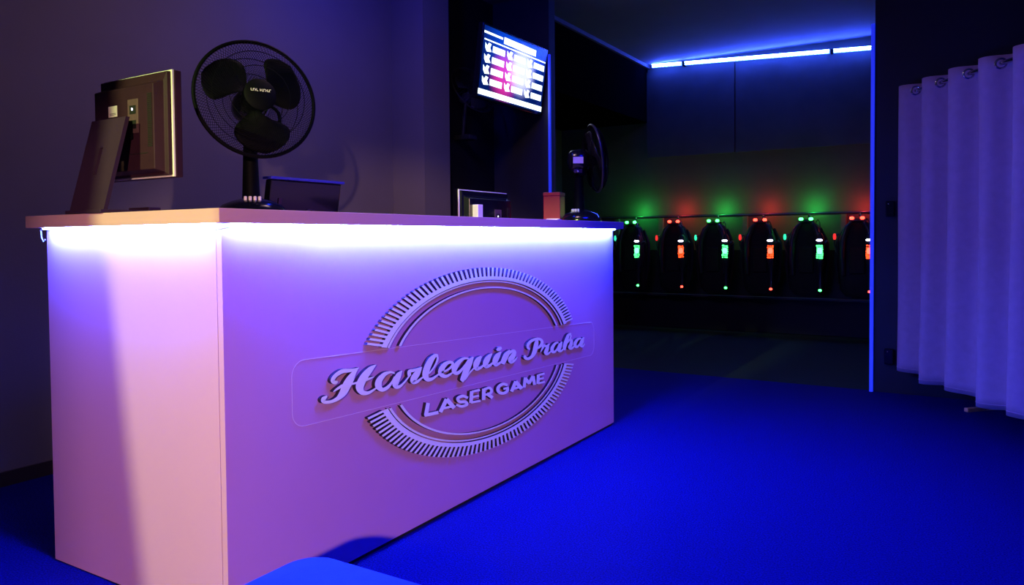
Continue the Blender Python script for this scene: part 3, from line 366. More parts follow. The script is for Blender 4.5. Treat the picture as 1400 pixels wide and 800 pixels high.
# ---------------------------------------------------------------- monitors (local: back faces -Y)
def make_monitor(label, loc, rz, w, h, zc, slab=True, glossy=False):
    t = thing('computer_monitor', label, 'monitor', loc, rz)
    z0, z1 = zc - h / 2, zc + h / 2
    Bk = M['gloss'] if glossy else M['brown']
    MB().box(-w / 2, w / 2, .028, .052, z0, z1).build('front_bezel', Bk, t, bevel=.003)
    MB().box(-w / 2 + .015, w / 2 - .015, .0515, .0535, z0 + .02, z1 - .015).build('screen', M['gloss'], t)
    MB().box(-w / 2 + .001, w / 2 - .001, .021, .0275, z0 + .001, z1 - .001).build('silver_edge', M['silver'], t, bevel=.001)
    # back shell: frame slab with tapered raised housing
    def rect(a, b, zb, zt, y): return [V(-a, y, zb), V(b, y, zb), V(b, y, zt), V(-a, y, zt)]
    e = .006
    m = MB().loft([rect(w / 2 - e, w / 2 - e, z0 + e, z1 - e, .021), rect(w / 2 - e - .003, w / 2 - e - .003, z0 + e, z1 - e, .010),
                   rect(w / 2 - .02, w / 2 - .02, z0 + .014, z1 - .032, .006), rect(w / 2 - .028, w / 2 - .030, z0 + .022, z1 - .045, -.022)])
    sh = m.build('back_shell', Bk, t, bevel=.002)
    vm = MB()
    for i in range(26):
        z = z0 + h * .28 + i * h * .5 / 26
        vm.box(w * .34, w * .40, -.0232, -.0218, z, z + h * .011)
    vm.build('vent_grille', M['vent'], sh)
    MB().box(w * .07, w * .215, -.0236, -.0218, z0 + h * .42, z0 + h * .74).build('port_panel', M['ports'], sh, bevel=.0006)
    for sz in (.60, .46): MB().box(w * .10, w * .185, -.0246, -.0234, z0 + h * sz, z0 + h * (sz + .08)).build('socket', M['vent'], sh)
    MB().box(w * .13, w * .145, -.0256, -.0244, z0 + h * .635, z0 + h * .655).build('indicator_light', M['wht'], sh)
    if not glossy: MB().box(-w * .5 + w * .29, -w * .5 + w * .415, -.0234, -.0218, z0 + h * .60, z0 + h * .705).build('label_sticker', M['paper'], sh)
    k = MB()
    for q in range(2): k.box(-w * .5 + w * .31, -w * .5 + w * .40, -.0238, -.0233, z0 + h * (.618 + q * .012), z0 + h * (.623 + q * .012))
    if not glossy: k.build('label_print', M['ink'], sh)
    MB().box(-w / 2 + .06, w / 2 - .06, -.0232, -.0215, z0 + h * .22, z0 + h * .226).build('seam', M['vent'], sh)
    if glossy: MB().box(-.168, -.125, -.055, -.022, .06, .41).build('lit_side_bar', M['silver'], t, bevel=.002)  # bright bar standing in for the lit side of the back housing
    # easel stand
    ty, by, tz, bz = -.062, -.135, z0 + h * .55, .010
    n = 0.006; sw = .088
    slot = (.38, .68)
    def P(x, f, o): return V(x, by + (ty - by) * f + o, bz + (tz - bz) * f)
    st = MB()
    def slabbox(x0, x1, f0, f1):
        vs = [P(x0, f0, -n), P(x1, f0, -n), P(x1, f0, n), P(x0, f0, n), P(x0, f1, -n), P(x1, f1, -n), P(x1, f1, n), P(x0, f1, n)]
        st.add(vs, [(3, 2, 1, 0), (4, 5, 6, 7), (0, 1, 5, 4), (1, 2, 6, 5), (2, 3, 7, 6), (3, 0, 4, 7)])
    slabbox(-sw, -.008, 0, 1); slabbox(.008, sw, 0, 1); slabbox(-.008, .008, 0, slot[0]); slabbox(-.008, .008, slot[1], 1)
    so = st.build('stand', M['standp'], t)
    MB().box(-.05, .05, ty, -.02, tz - .06, tz - .004).build('bracket', M['black'], so, bevel=.003)
    MB().box(-sw - .004, sw + .004, by - .018, .12, 0, .010).box(-sw*.6, sw*.6, .02, .06, .010, .022).build('foot_plate', M['standp'], t, bevel=.002)
    return t
make_monitor('brown computer monitor seen from behind on the left end of the worktop', (-.567, .115, H + TH + .0005), 0, .36, .317, .267)
make_monitor('low dark monitor with silver edge behind the worktop under the television', (-.455, 1.93, .7605), PI / 2, .44, .36, .305, glossy=True)

# ---------------------------------------------------------------- back of touch terminal
tt = thing('touch_terminal', 'low black tilted terminal seen from behind, right of the large fan', 'terminal', (-.74, .965, H + TH + .0005))
def pbox(y0, y1, zf, th, x0, lean):   # leaning slab, thickness th towards -X
    z0, z1 = zf
    return [V(x0 - th, y0, z0), V(x0, y0, z0), V(x0, y1, z0), V(x0 - th, y1, z0), V(x0 + lean - th, y0, z1), V(x0 + lean, y0, z1), V(x0 + lean, y1, z1), V(x0 + lean - th, y1, z1)]
bf = [(3, 2, 1, 0), (4, 5, 6, 7), (0, 1, 5, 4), (1, 2, 6, 5), (2, 3, 7, 6), (3, 0, 4, 7)]
MB().add(pbox(-.185, .20, (.006, .158), .035, 0, .028), bf).build('housing', M['gloss'], tt, bevel=.006)
MB().add(pbox(-.195, .21, (.158, .169), .05, .036, .003), bf).build('top_edge', M['edge_reflection'], tt, bevel=.003)  # blue reflection of the overhead light painted into the edge colour
MB().box(-.10, .04, -.12, .12, 0, .008).build('foot', M['black'], tt, bevel=.003)
MB().tube([V(.008 + .002 * math.sin(a), .03 + .028 * math.cos(a), .02 + .024 * math.sin(a)) for a in [PI * k / 12 for k in range(13)]], .0025, 6).build('cable', M['standp'], tt, smooth=True)
MB().add(pbox(-.14, -.125, (.05, .085), .002, .0125, .006), bf).build('label_sticker', M['standp'], tt)

# ---------------------------------------------------------------- desk fans
def make_fan(label, loc, rz, r, hc, tilt, far=False):
    """axis points along local +X (rotated by rz); cage radius r, head height hc"""
    t = thing('desk_fan', label, 'fan', loc, rz, 'black desk fans on the counter')
    br = r * .60
    MB().lathe([(br, 0), (br * 1.0, .014), (br * .96, .026), (br * .82, .044), (br * .55, .058), (br * .3, .066), (br * .2, .072)], 40).build('base', M['gloss'], t, smooth=True)
    for k in range(4):
        a = math.radians(-36 + 14.5 * k) if not far else math.radians(200 + 14 * k)
        x, y = br * .52 * math.cos(a), br * .52 * math.sin(a)
        MB().lathe([(.0055, .048), (.0058, .070), (.003, .072)], 12, Matrix.Translation((x, y, 0))).build('speed_button', M['knob'], t, smooth=True)
    MB().lathe([(.034, .04), (.030, .08), (.025, hc * .55), (.021, hc * .82), (.020, hc - .055)], 20, Matrix.Translation((-.012, 0, 0))).build('pole', M['black'], t, smooth=True)
    HM = Matrix.Translation((-.012, 0, hc)) @ Matrix.Rotation(-tilt, 4, 'Y') @ Matrix.Rotation(PI / 2, 4, 'Y')   # local z -> forward
    MB().lathe([(.022, -.055), (.045, -.052), (.056, -.035), (.060, 0), (.057, .03), (.045, .045)], 28, HM).build('motor_housing', M['gloss'], t, smooth=True)
    MB().box(-.022, .022, -.03, .03, hc - .085, hc - .03).build('tilt_joint', M['black'], t, bevel=.006)
    MB().lathe([(.004, .0), (.009, .004), (.009, .014), (.004, .018)], 14, HM @ Matrix.Translation((.03 if not far else .03, .058, -.01)) @ Matrix.Rotation(PI/2, 4, 'X')).build('oscillation_knob', M['silver'], t, smooth=True)
    cz = .085    # centre of cage along the axis
    def grill(front):
        mb = MB(); n = 110; dome = .052 if front else -.040
        for i in range(n):
            a = 2 * PI * i / n; tw = .85 if front else -.85
            pts = []
            for k in range(9):
                f = k / 8; rr_ = r * (.26 + .74 * f) if front else r * (.30 + .70 * f)
                z = cz + dome * math.sqrt(max(0, 1 - (f * 1.0) ** 2.6))
                aa = a + tw * (1 - f)
                pts.append(HM @ V(rr_ * math.cos(aa), rr_ * math.sin(aa), z))
            mb.tube(pts, .0008, 3)
        for f in ((.33, .68, .985)):
            rr_ = r * (.26 + .74 * f); z = cz + dome * math.sqrt(max(0, 1 - f ** 2.6))
            mb.tube([HM @ V(rr_ * math.cos(2 * PI * k / 64), rr_ * math.sin(2 * PI * k / 64), z) for k in range(64)], .0013, 4, closed=True)
        return mb
    grill(True).build('front_grille', M['black'], t)
    grill(False).build('rear_grille', M['black'], t)
    MB().tube([HM @ V(r * math.cos(2 * PI * k / 72), r * math.sin(2 * PI * k / 72), cz) for k in range(72)], .0065, 8, closed=True).build('cage_rim', M['vestp' if far else 'black'], t, smooth=True)
    # centre badge
    bd = MB().lathe([(r * .27, cz + .044), (r * .27, cz + .052), (r * .22, cz + .058), (r * .05, cz + .060)], 32, HM).build('badge', M['black'], t, smooth=True)
    if not far:
        TM = HM @ Matrix.Translation((-.012, 0, cz + .0604)) @ Matrix.Rotation(PI / 2, 4, 'Z')
        tx = MB(); x = -.034
        for n_, wd_ in enumerate((.006, .005, .004, .006, 0, .005, .004, .006, .005, .005, .006)):
            if wd_:
                tx.box(x, x + .0016, -.0045, .0045, 0, .0006, M=TM); tx.box(x, x + wd_, (-.0045, .0031, -.0007)[n_ % 3], (-.0031, .0045, .0007)[n_ % 3], 0, .0006, M=TM)
            x += (wd_ or .003) + .0013
        tx.build('badge_lettering', M['paper'], bd)
    MB().lathe([(.02, .04), (.036, .045), (.038, .085), (.030, .100), (.01, .104)], 28, HM).build('hub', M['black'], t, smooth=True)
    # three rounded blades with pitch
    for b in range(3):
        a0 = math.radians({0: 121, 1: 4, 2: 232}[b]) if not far else math.radians(b * 120 + 20)
        mb = MB(); rows = []; NR = 20; NC = 10
        for i in range(NR + 1):
            f = i / NR; rad = .030 + (r * .92 - .030) * f
            wdt = (.22 + .98 * math.sin(f * PI * .80) ** .8) * (1 if f < .62 else math.sqrt(max(.03, 1 - ((f - .62) / .38) ** 2.4)))
            row = []
            for j in range(NC + 1):
                g = (j / NC - .5) * 2
                ang = a0 + .35 * (f - .5) + g * wdt * .60
                row.append(HM @ V(rad * math.cos(ang), rad * math.sin(ang), .072 + g * .016 * (1 - .3 * f)))
            rows.append(row)
        mb.loft(rows, caps=False, closed=False)
        o = mb.build('blade', M['vestp' if far else 'black'], t, smooth=True)
        md = o.modifiers.new('thick', 'SOLIDIFY'); md.thickness = .0025
    if not far:   # carrying handle loop behind the motor
        MB().tube([HM @ V(.03 + .045 * math.cos(a), .075 + .038 * math.sin(a), -.02) for a in [2 * PI * k / 24 for k in range(24)]], .006, 8, closed=True).build('handle', M['black'], t, smooth=True)
    else:
        MB().box(-.055, .0, -.0612, -.0595, hc - .022, hc + .012).build('rating_label', M['paper'], t)
        MB().box(-.045, .0, -.032, -.0302, hc - .07, hc - .042).build('joint_label', M['ports'], t)
        MB().ball((-.025, -.036, hc - .062), .006).build('joint_screw', M['silver'], t, smooth=True)
    return t
ZT = H + TH + .0005
make_fan('large black desk fan with round wire cage facing forward on the worktop', (-.56, .56, ZT), math.radians(-24), .205, .395, math.radians(9))
make_fan('smaller black desk fan turned sideways at the far end of the worktop', (-.17, 2.42, ZT), math.radians(38), .180, .335, math.radians(7), far=True)

# red box, white cards
rb = thing('red_box', 'glossy red upright box on the worktop, left of the far desk fan', 'box', (-.325, 2.40, ZT), math.radians(10))
MB().box(-.048, .048, -.045, .045, 0, .145).build('box_body', M['red'], rb, bevel=.003)
MB().box(-.049, .049, -.046, .046, .146, .165).build('lid', M['red'], rb, bevel=.003)
cd = thing('card_pile', 'small pile of white cards lying on the worktop near the far monitor', 'cards', (-.02, 1.82, ZT), math.radians(15))
for k in range(3): MB().box(-.03, .03, -.045, .045, .002 * k, .002 * k + .0018, M=Matrix.Rotation(.12 * k, 4, 'Z')).build('card', M['paper'], cd)

# ---------------------------------------------------------------- hanging tv screen
tv = thing('wall_television', 'bright television on a wall arm showing a blue scoreboard grid', 'television', (-1.27, 3.56, 2.24))
TM = Matrix.Rotation(math.radians(-1.0), 4, 'Z') @ Matrix.Rotation(math.radians(7.4), 4, 'Y') @ Matrix.Rotation(math.radians(-.5), 4, 'X')
tw, thh = .90, .516
def tbox(mb, x0, x1, u0, u1, v0, v1, mi=0):   # u: 0..1 left->right, v: 0..1 top->bottom
    return mb.box(x0, x1, -tw / 2 + u0 * tw, -tw / 2 + u1 * tw, thh / 2 - v1 * thh, thh / 2 - v0 * thh, mi, TM)
tbox(MB(), -.045, -.001, 0, 1, 0, 1).build('housing', M['gloss'], tv, bevel=.004)
def scrmat():
    m = bpy.data.materials.new('screen_picture'); m.use_nodes = True; nt = m.node_tree; b = nt.nodes['Principled BSDF']
    b.inputs['Base Color'].default_value = (.01, .01, .02, 1); b.inputs['Roughness'].default_value = .2
    tc = nt.nodes.new('ShaderNodeTexCoord'); sp = nt.nodes.new('ShaderNodeSeparateXYZ'); nt.links.new(tc.outputs['Object'], sp.inputs[0])
    def blob(cy, cz, rad, col):
        d = nt.nodes.new('ShaderNodeVectorMath'); d.operation = 'DISTANCE'; cmb = nt.nodes.new('ShaderNodeCombineXYZ')
        nt.links.new(sp.outputs['Y'], cmb.inputs['Y']); nt.links.new(sp.outputs['Z'], cmb.inputs['Z'])
        nt.links.new(cmb.outputs[0], d.inputs[0]); d.inputs[1].default_value = (0, cy, cz)
        mr = nt.nodes.new('ShaderNodeMapRange'); mr.interpolation_type = 'SMOOTHSTEP'
        mr.inputs['From Min'].default_value = rad; mr.inputs['From Max'].default_value = rad * .3
        nt.links.new(d.outputs['Value'], mr.inputs['Value'])
        mx = nt.nodes.new('ShaderNodeMix'); mx.data_type = 'RGBA'; mx.inputs['B'].default_value = (0, 0, 0, 1) if 0 else (0, 0, 0, 1)
        for i in mx.inputs:
            if i.name == 'A' and i.type == 'RGBA': i.default_value = (0, 0, 0, 1)
            if i.name == 'B' and i.type == 'RGBA': i.default_value = (*col, 1)
        nt.links.new(mr.outputs['Result'], mx.inputs['Factor'])
        return [o for o in mx.outputs if o.type == 'RGBA'][0]
    outs = [blob(-.13, -.06, .22, (.75, .01, .16)), blob(.10, .02, .22, (.9, .9, 1.2)), blob(0, .22, .5, (.0, .05, .5))]
    cur = outs[0]
    for o in outs[1:]:
        a = nt.nodes.new('ShaderNodeVectorMath'); a.operation = 'ADD'; nt.links.new(cur, a.inputs[0]); nt.links.new(o, a.inputs[1]); cur = a.outputs[0]
    a = nt.nodes.new('ShaderNodeVectorMath'); a.operation = 'ADD'; nt.links.new(cur, a.inputs[0]); a.inputs[1].default_value = (0, .01, .12)
    nt.links.new(a.outputs[0], b.inputs['Emission Color']); b.inputs['Emission Strength'].default_value = 1.0
    return m
M['screen'] = scrmat()
M['scr_white'] = mat('screen_white', (.1, .1, .1), .3, emit=(.75, .9, 1), es=2.2)
M['scr_bezel'] = mat('screen_blue_edge', (.01, .01, .02), .3, emit=(.0, .02, .9), es=.35)
sc = tbox(MB(), -.001, .0008, .018, .982, .03, .965).build('screen', M['screen'], tv)
g = tbox(MB(), .0009, .0016, .30, .80, .085, .175)
tbox(g, .0009, .0016, .03, .97, .20, .218)
tbox(g, .0009, .0016, .02, .28, .10, .13)
for c_ in range(3):
    for r_ in range(4):
        u0, v0 = .045 + c_ * .315, .25 + r_ * .148
        tbox(g, .0009, .0016, u0 + .11, u0 + .285, v0 + .012, v0 + .098)
        ic = [(u0, v0), (u0 + .03, v0 + .035), (u0 + .05, v0 - .01), (u0 + .085, v0), (u0 + .07, v0 + .05), (u0 + .095, v0 + .10), (u0 + .03, v0 + .115), (u0 + .005, v0 + .07)]
        pts = [V(.0012, -tw / 2 + a * tw, thh / 2 - b * thh) for a, b in ic]
        g.add([TM @ p for p in pts] + [TM @ (p + V(.0005, 0, 0)) for p in pts], [list(range(8)), list(range(8, 16))])
tbox(g, .0009, .0016, .012, .985, .87, .945)
g.build('scoreboard', M['scr_white'], sc)
MB().tube([V(-.05, 0, .0), V(-.10, 0, 0), V(-.26, .05, -.02), V(-.42, .06, -.02), V(-.50, .06, -.02)], .014, 8).build('wall_arm', M['black'], tv, smooth=True)
MB().box(-.507, -.49, -.02, .14, -.10, .08).build('wall_plate', M['black'], tv, bevel=.003)

# ---------------------------------------------------------------- wall fan in the dark recess
wf = thing('wall_fan', 'dim black wall fan in the dark recess, left of the television', 'fan', (-1.775, 3.52, 1.80))
MB().box(.0, .16, -.05, .05, -.04, .0).build('wall_bracket', M['vestp'], wf, bevel=.01)
MB().box(.10, .125, -.04, .04, .0005, .003).build('switch_panel', M['ports'], wf)
MB().tube([V(.06, 0, 0), V(.07, 0, .12), V(.09, 0, .26)], .014, 10).build('arm', M['vestp'], wf, smooth=True)
WM = Matrix.Translation((.10, .0, .30)) @ Matrix.Rotation(math.radians(62), 4, 'Y') @ Matrix.Rotation(.2, 4, 'X')
MB().lathe([(.02, -.06), (.05, -.05), (.055, .02), (.03, .05)], 24, WM).build('motor_housing', M['vestp'], wf, smooth=True)
mb = MB()
for i in range(48):
    a = 2 * PI * i / 48
    for d in (.05, -.03):
        mb.tube([WM @ V(.2 * f * math.cos(a), .2 * f * math.sin(a), .08 + d * math.sqrt(1 - f ** 3)) for f in (.2, .5, .8, .999)], .0012, 3)
mb.build('grille', M['vestp'], wf)
MB().tube([WM @ V(.2 * math.cos(2 * PI * k / 48), .2 * math.sin(2 * PI * k / 48), .08) for k in range(48)], .006, 6, closed=True).build('cage_rim', M['vestp'], wf, smooth=True)
for b in range(3):
    rows = []
    for i in range(7):
        f = i / 6; rad = .03 + .13 * f
        rows.append([WM @ V(rad * math.cos(b * 2.094 + g_ * .5), rad * math.sin(b * 2.094 + g_ * .5), .07 + g_ * .02) for g_ in (-1, -.5, 0, .5, 1)])
    o = MB().loft(rows, caps=False, closed=False).build('blade', M['vestp'], wf, smooth=True); o.modifiers.new('t', 'SOLIDIFY').thickness = .002

# ---------------------------------------------------------------- blue LED bar on the back wall
lb = thing('led_light_bar', 'long bright blue LED bar high on the far wall under the ceiling', 'light', (-.3, 6.78, 2.86))
def zb(x): return 2.937 - (x + 1.42) * .0475
segs = [(-1.42, -1.085), (-1.045, .425), (.465, .84)]
for x0, x1 in segs:
    c = MB().add([V(x0, 6.785, zb(x0) - .036), V(x1, 6.785, zb(x1) - .036), V(x1, 6.785, zb(x1) + .0), V(x0, 6.785, zb(x0) + .0),
                  V(x0, 6.81, zb(x0) - .036), V(x1, 6.81, zb(x1) - .036), V(x1, 6.81, zb(x1) + .0), V(x0, 6.81, zb(x0) + .0)],
                 [(0, 1, 2, 3), (7, 6, 5, 4), (0, 4, 5, 1), (1, 5, 6, 2), (2, 6, 7, 3), (3, 7, 4, 0)]).build('light_channel', M['ledhalo'], lb, world=True)
    d = MB(); n = int((x1 - x0) / .036)
    for k in range(n):
        x = x0 + (k + .5) * (x1 - x0) / n
        d.ball((x, 6.784, zb(x) - .027), .0145, .010, .0115, seg=8)
    d.tube([(x0, 6.786, zb(x0) - .006), (x1, 6.786, zb(x1) - .006)], .0045, 6)
    d.build('led_row', M['ledbar'], c, world=False).parent = None
    o = COL.objects[-1]
for o in [o for o in bpy.data.objects if o.name.startswith('led_row')]:
    o.parent = lb
    o.matrix_parent_inverse = Matrix.Translation(lb.location).inverted()
for x in (-1.065, .445):
    MB().box(x - .008, x + .008, 6.79, 6.86, zb(x) - .04, zb(x) + .002).build('clip', M['black'], lb, world=True)
for x in (-1.3, .1, .75):
    MB().box(x - .006, x + .006, 6.81, 6.835, zb(x) - .03, zb(x) - .01).build('bracket', M['black'], lb, world=True)

# ---------------------------------------------------------------- vest rack, vests and phasers
rk = thing('vest_rack', 'dark wall rack with a long rail and grey uprights holding the vests', 'rack', (-.45, 6.8, 0))
MB().box(-2.5, 1.9, 6.825, 6.855, 1.235, 1.25).build('top_shelf', M['rack'], rk, world=True)
MB().tube([(-2.5, 6.70, 1.225), (1.9, 6.70, 1.225)], .011, 8).build('hanging_rail', M['rack'], rk, world=True, smooth=True)
for x in (-1.86, -1.33, -.40, .56, 1.5):
    MB().box(x - .024, x + .024, 6.80, 6.855, .865, 1.2345).build('upright', M['board'] , rk, world=True)
MB().box(-2.5, 1.9, 6.72, 6.855, .355, .375).build('lower_shelf', M['rack'], rk, world=True)
MB().box(-2.5, 1.9, 6.81, 6.855, .0, .86).build('shade_board', M['black_wall'], rk, world=True)  # black board added to darken the unlit lower wall

vx = [-1.57, -1.08, -.65, -.18, .26, .72]
gx = [-1.44, -.95, -.49, -.045, .41, .84]
words = ['leftmost on the rack', 'second from left', 'third from left', 'third from right', 'second from right', 'rightmost on the rack']
for i in range(6):
    g_ = i % 2 == 0
    c_ = 'green' if g_ else 'red'
    t = thing('laser_tag_vest', 'black laser vest with %s shoulder lights, %s' % (c_, words[i]), 'vest', (vx[i], 6.585, .42), random.uniform(-.08, .08), 'laser vests on the far wall')
    def ringv(hw, hd, z, cx=0): return [V(cx + hw * math.copysign(abs(math.cos(a)) ** .7, math.cos(a)), hd * math.copysign(abs(math.sin(a)) ** .7, math.sin(a)), z) for a in [2 * PI * k / 24 for k in range(24)]]
    k = random.uniform(.95, 1.05)
    MB().loft([ringv(.13 * k, .05, 0, .01), ringv(.165 * k, .07, .06), ringv(.175 * k, .075, .2), ringv(.165 * k, .07, .38), ringv(.15 * k, .065, .52), ringv(.125, .055, .62), ringv(.10, .04, .69), ringv(.06, .03, .72)]).build('vest_body', M['vestf'], t, smooth=True)
    for s in (-1, 1):
        MB().tube([V(s * .05, -.055, .71), V(s * .09, -.075, .66), V(s * .125, -.085, .55), V(s * .13, -.085, .38), V(s * .12, -.08, .2)], [.018, .026, .03, .028, .02], 8).build('shoulder_strap', M['vestp'], t, smooth=True)
        MB().tube([V(s * .12, .02, .66), V(s * .18, .0, .52), V(s * .19, -.02, .30), V(s * .17, -.03, .12)], [.012, .02, .02, .012], 8).build('side_strap', M['vestf'], t, smooth=True)
    MB().box(-.07, .07, -.095, -.07, .22, .48).build('chest_plate', M['vestf'], t, bevel=.02, seg=3)
    MB().box(-.075, .065, -.05, .03, .715, .745).build('sensor_housing', M['vestp'], t, bevel=.01)
    for s in (-1, 1):
        MB().ball((s * .046 - .005, -.052, .750), .021, .014, .017, seg=10).build('status_light', M['grn'] if g_ else M['rd'], t, smooth=True)
    MB().ball((-.205, -.03, .575), .015, .012, .036, seg=10, M=None).build('side_light', M['teal'] if g_ else M['rdim'], t, smooth=True)
    MB().tube([V(-.16, -.03, .6), V(-.205, -.025, .585), V(-.21, -.02, .50), V(-.18, -.02, .40)], .009, 6).build('side_cable', M['vestp'], t, smooth=True)
    MB().tube([V(.02, -.02, .72), V(.02, .03, .79), V(.0, .085, .80), V(-.0, .088, .77)], .006, 6).build('hanger_loop', M['rack'], t, smooth=True)
    pl = bpy.data.lights.new('vest_glow', 'POINT'); pl.color = (.03, 1, .12) if g_ else (1, .05, .04); pl.energy = 1.5 if g_ else 1.3; pl.shadow_soft_size = .02
    po = bpy.data.objects.new('vest_glow', pl); COL.objects.link(po); po.location = (vx[i] + .03, 6.74, 1.285)
    # phaser hanging muzzle down at the right side of the vest
    p = thing('laser_phaser', 'hanging laser gun with %s light, by the vest %s' % (c_, words[i]), 'laser gun', (gx[i], 6.41, .47), 0, 'laser guns hanging by the vests')
    MB().loft([ringv(.016, .016, 0), ringv(.018, .018, .02), ringv(.014, .014, .03), ringv(.015, .015, .2), ringv(.024, .026, .24), ringv(.034, .036, .30), ringv(.036, .04, .46), ringv(.028, .034, .53), ringv(.012, .016, .56)]).build('gun_body', M['vestp'], p, smooth=True)
    MB().tube([V(.0, .02, .44), V(.03, .03, .46), V(.065, .03, .485)], [.018, .017, .014], 8).build('grip', M['vestp'], p, smooth=True)
    wd = MB()
    for q in range(7):
        for w_ in range(3):
            wd.ball((-.020 + .020 * w_ + random.uniform(-.003, .003), -.041, .325 + .019 * q + random.uniform(-.003, .003)), random.uniform(.008, .013), .006, None, seg=8)
    wd.build('light_window', M['grn2'] if g_ else M['rd2'], p, smooth=True)
    MB().ball((0, -.043, .390), .026, .010, .034, seg=10).build('main_light', M['grn'] if g_ else M['rd'], p, smooth=True)
    MB().ball((-.004, -.036, .492), .030, .010, .013, seg=10).build('display_light', M['wht'], p, smooth=True)
    MB().ball((0, -.016, .012), .015, .012, .013, seg=10).build('muzzle_light', M['grn'] if g_ else M['rd'], p, smooth=True)
    MB().tube([V(0, .01, .56), V(-.01, .02, .66), V(-.03, .035, .69), V(-.05, .042, .66)], .006, 6).build('cable', M['vestp'], p, smooth=True)

# ---------------------------------------------------------------- curtain
A0 = V(1.275, 4.00, 0); dd = V(.57, -.98, 0).normalized(); nn = V(dd.y, -dd.x, 0)     # nn points to the viewer side (left)
if nn.dot(V(1.6, -1.2, 0) - A0) < 0: nn = -nn
cu = thing('curtain', 'pale lilac eyelet curtain hanging from a metal rod at the right', 'curtain', (A0.x, A0.y, 0))
PER, LEN = .27, 1.9; NSg = 240; NZ = 30
def cpt(s, f):      # f 0 top .. 1 bottom
    u = 2 * PI * s / PER
    top = 1.915 - .030 * s
    bot = .165 - .03 * s + .010 * math.sin(u * .5 + 1)
    amp = .058 * (1 + .12 * f * math.sin(s * 5))
    off = amp * math.sin(u + .25 * math.sin(f * 3 + s * 4) * f) + .008 * math.sin(u * 2.1 + 4 * f) * f
    x = A0 + dd * (s - .008 * math.sin(2 * u) * (1 - .3 * f) + .01 * f * math.sin(s * 9)) + nn * off
    return V(x.x, x.y, top + (bot - top) * f)
cols = [[cpt(LEN * i / NSg, k / NZ) for i in range(NSg + 1)] for k in range(NZ + 1)]
cb = MB().loft(cols, caps=False, closed=False).build('fabric', M['curtain'], cu, smooth=True, world=True)
cb.modifiers.new('t', 'SOLIDIFY').thickness = .003
MB().tube([A0 - dd * .03 + V(0, 0, 1.875), A0 + dd * (LEN + .1) + V(0, 0, 1.875 - .032 * LEN)], .011, 12).build('rod', M['chrome'], cu, smooth=True, world=True)
MB().lathe([(.03, -.004), (.03, .004), (.014, .02)], 20, Matrix.Translation(A0 - dd * .0 + V(0, .05, 1.876)) @ Matrix.Rotation(PI / 2, 4, 'X')).build('rod_bracket', M['chrome'], cu, smooth=True, world=True)
k = 0
for q in range(int(LEN / (PER / 2)) + 1):
    s = q * PER / 2 + .0001
    if s > LEN - .01: break
    a, b = cpt(s - .01, .03), cpt(s + .01, .03)
    tn = (b - a).normalized(); nrm = tn.cross(V(0, 0, 1)).normalized()
    c = cpt(s, 0); c.z = 1.875 - .032 * s
    MB().tube([c + tn * .024 * math.cos(w) + V(0, 0, .024 * math.sin(w)) for w in [2 * PI * j / 20 for j in range(20)]], .0065, 8, closed=True).build('eyelet_ring', M['chrome'], cu, smooth=True, world=True)
hem = MB().loft([[cpt(LEN * i / NSg, f) + nn * .0025 for i in range(NSg + 1)] for f in (.986, .9885)], caps=False, closed=False)
ho = hem.build('hem_stitch', M['curtain'], cu, smooth=True, world=True); ho.modifiers.new('t', 'SOLIDIFY').thickness = .002

wd = MB().box(-.15, .13, -.014, .014, 0, .022)
wo = thing('wooden_foot_bar', 'short brown wooden foot bar on the floor showing under the curtain', 'foot bar', (1.72, 3.80, 0), math.radians(46))
wd.build('bar', M['wood'], wo, bevel=.003)
MB().box(-.02, .02, -.012, .012, .0222, .14).build('upright', M['wood'], wo, bevel=.003)

# ---------------------------------------------------------------- lights
def spot(name, loc, aim, power, col, size, blend, rad):
    l = bpy.data.lights.new(name, 'SPOT'); l.energy = power; l.color = col; l.spot_size = math.radians(size); l.spot_blend = blend; l.shadow_soft_size = rad
    o = bpy.data.objects.new(name, l); COL.objects.link(o); o.location = loc
    o.rotation_euler = (Vector(aim) - Vector(loc)).to_track_quat('-Z', 'Y').to_euler(); return o
def area(name, loc, aim, power, col, sx, sy):
    l = bpy.data.lights.new(name, 'AREA'); l.shape = 'RECTANGLE'; l.size = sx; l.size_y = sy; l.energy = power; l.color = col
    o = bpy.data.objects.new(name, l); COL.objects.link(o); o.location = loc
    o.rotation_euler = (Vector(aim) - Vector(loc)).to_track_quat('-Z', 'Y').to_euler(); return o
spot('pink_lamp', (2.6, -3.0, 1.62), (-.05, .32, .50), 560, (1, .60, .46), 31, .36, .03)
LP = V(-.12, -2.9, 2.7)
spot('warm_lamp', LP, (-.15, 0, .45), 680, (.76, 1, .28), 46, .2, .004)
area('wall_fill_lamp', (-.3, 1.3, 2.88), (-.3, 1.3, 0), 14, (1, .62, .8), .4, .4)  # added soft fill for the left wall and curtain
area('blue_ceiling_lamp', (-1.0, 1.9, 2.90), (-1.75, 2.9, 1.3), 22, (.0, .02, 1), .08, 1.0)
spot('blue_fill_spot', (1.15, 1.5, 2.85), (.35, 1.5, .2), 560, (.003, .006, 1), 98, .8, .45)  # added blue fill on the front panel, widening the strip's glow
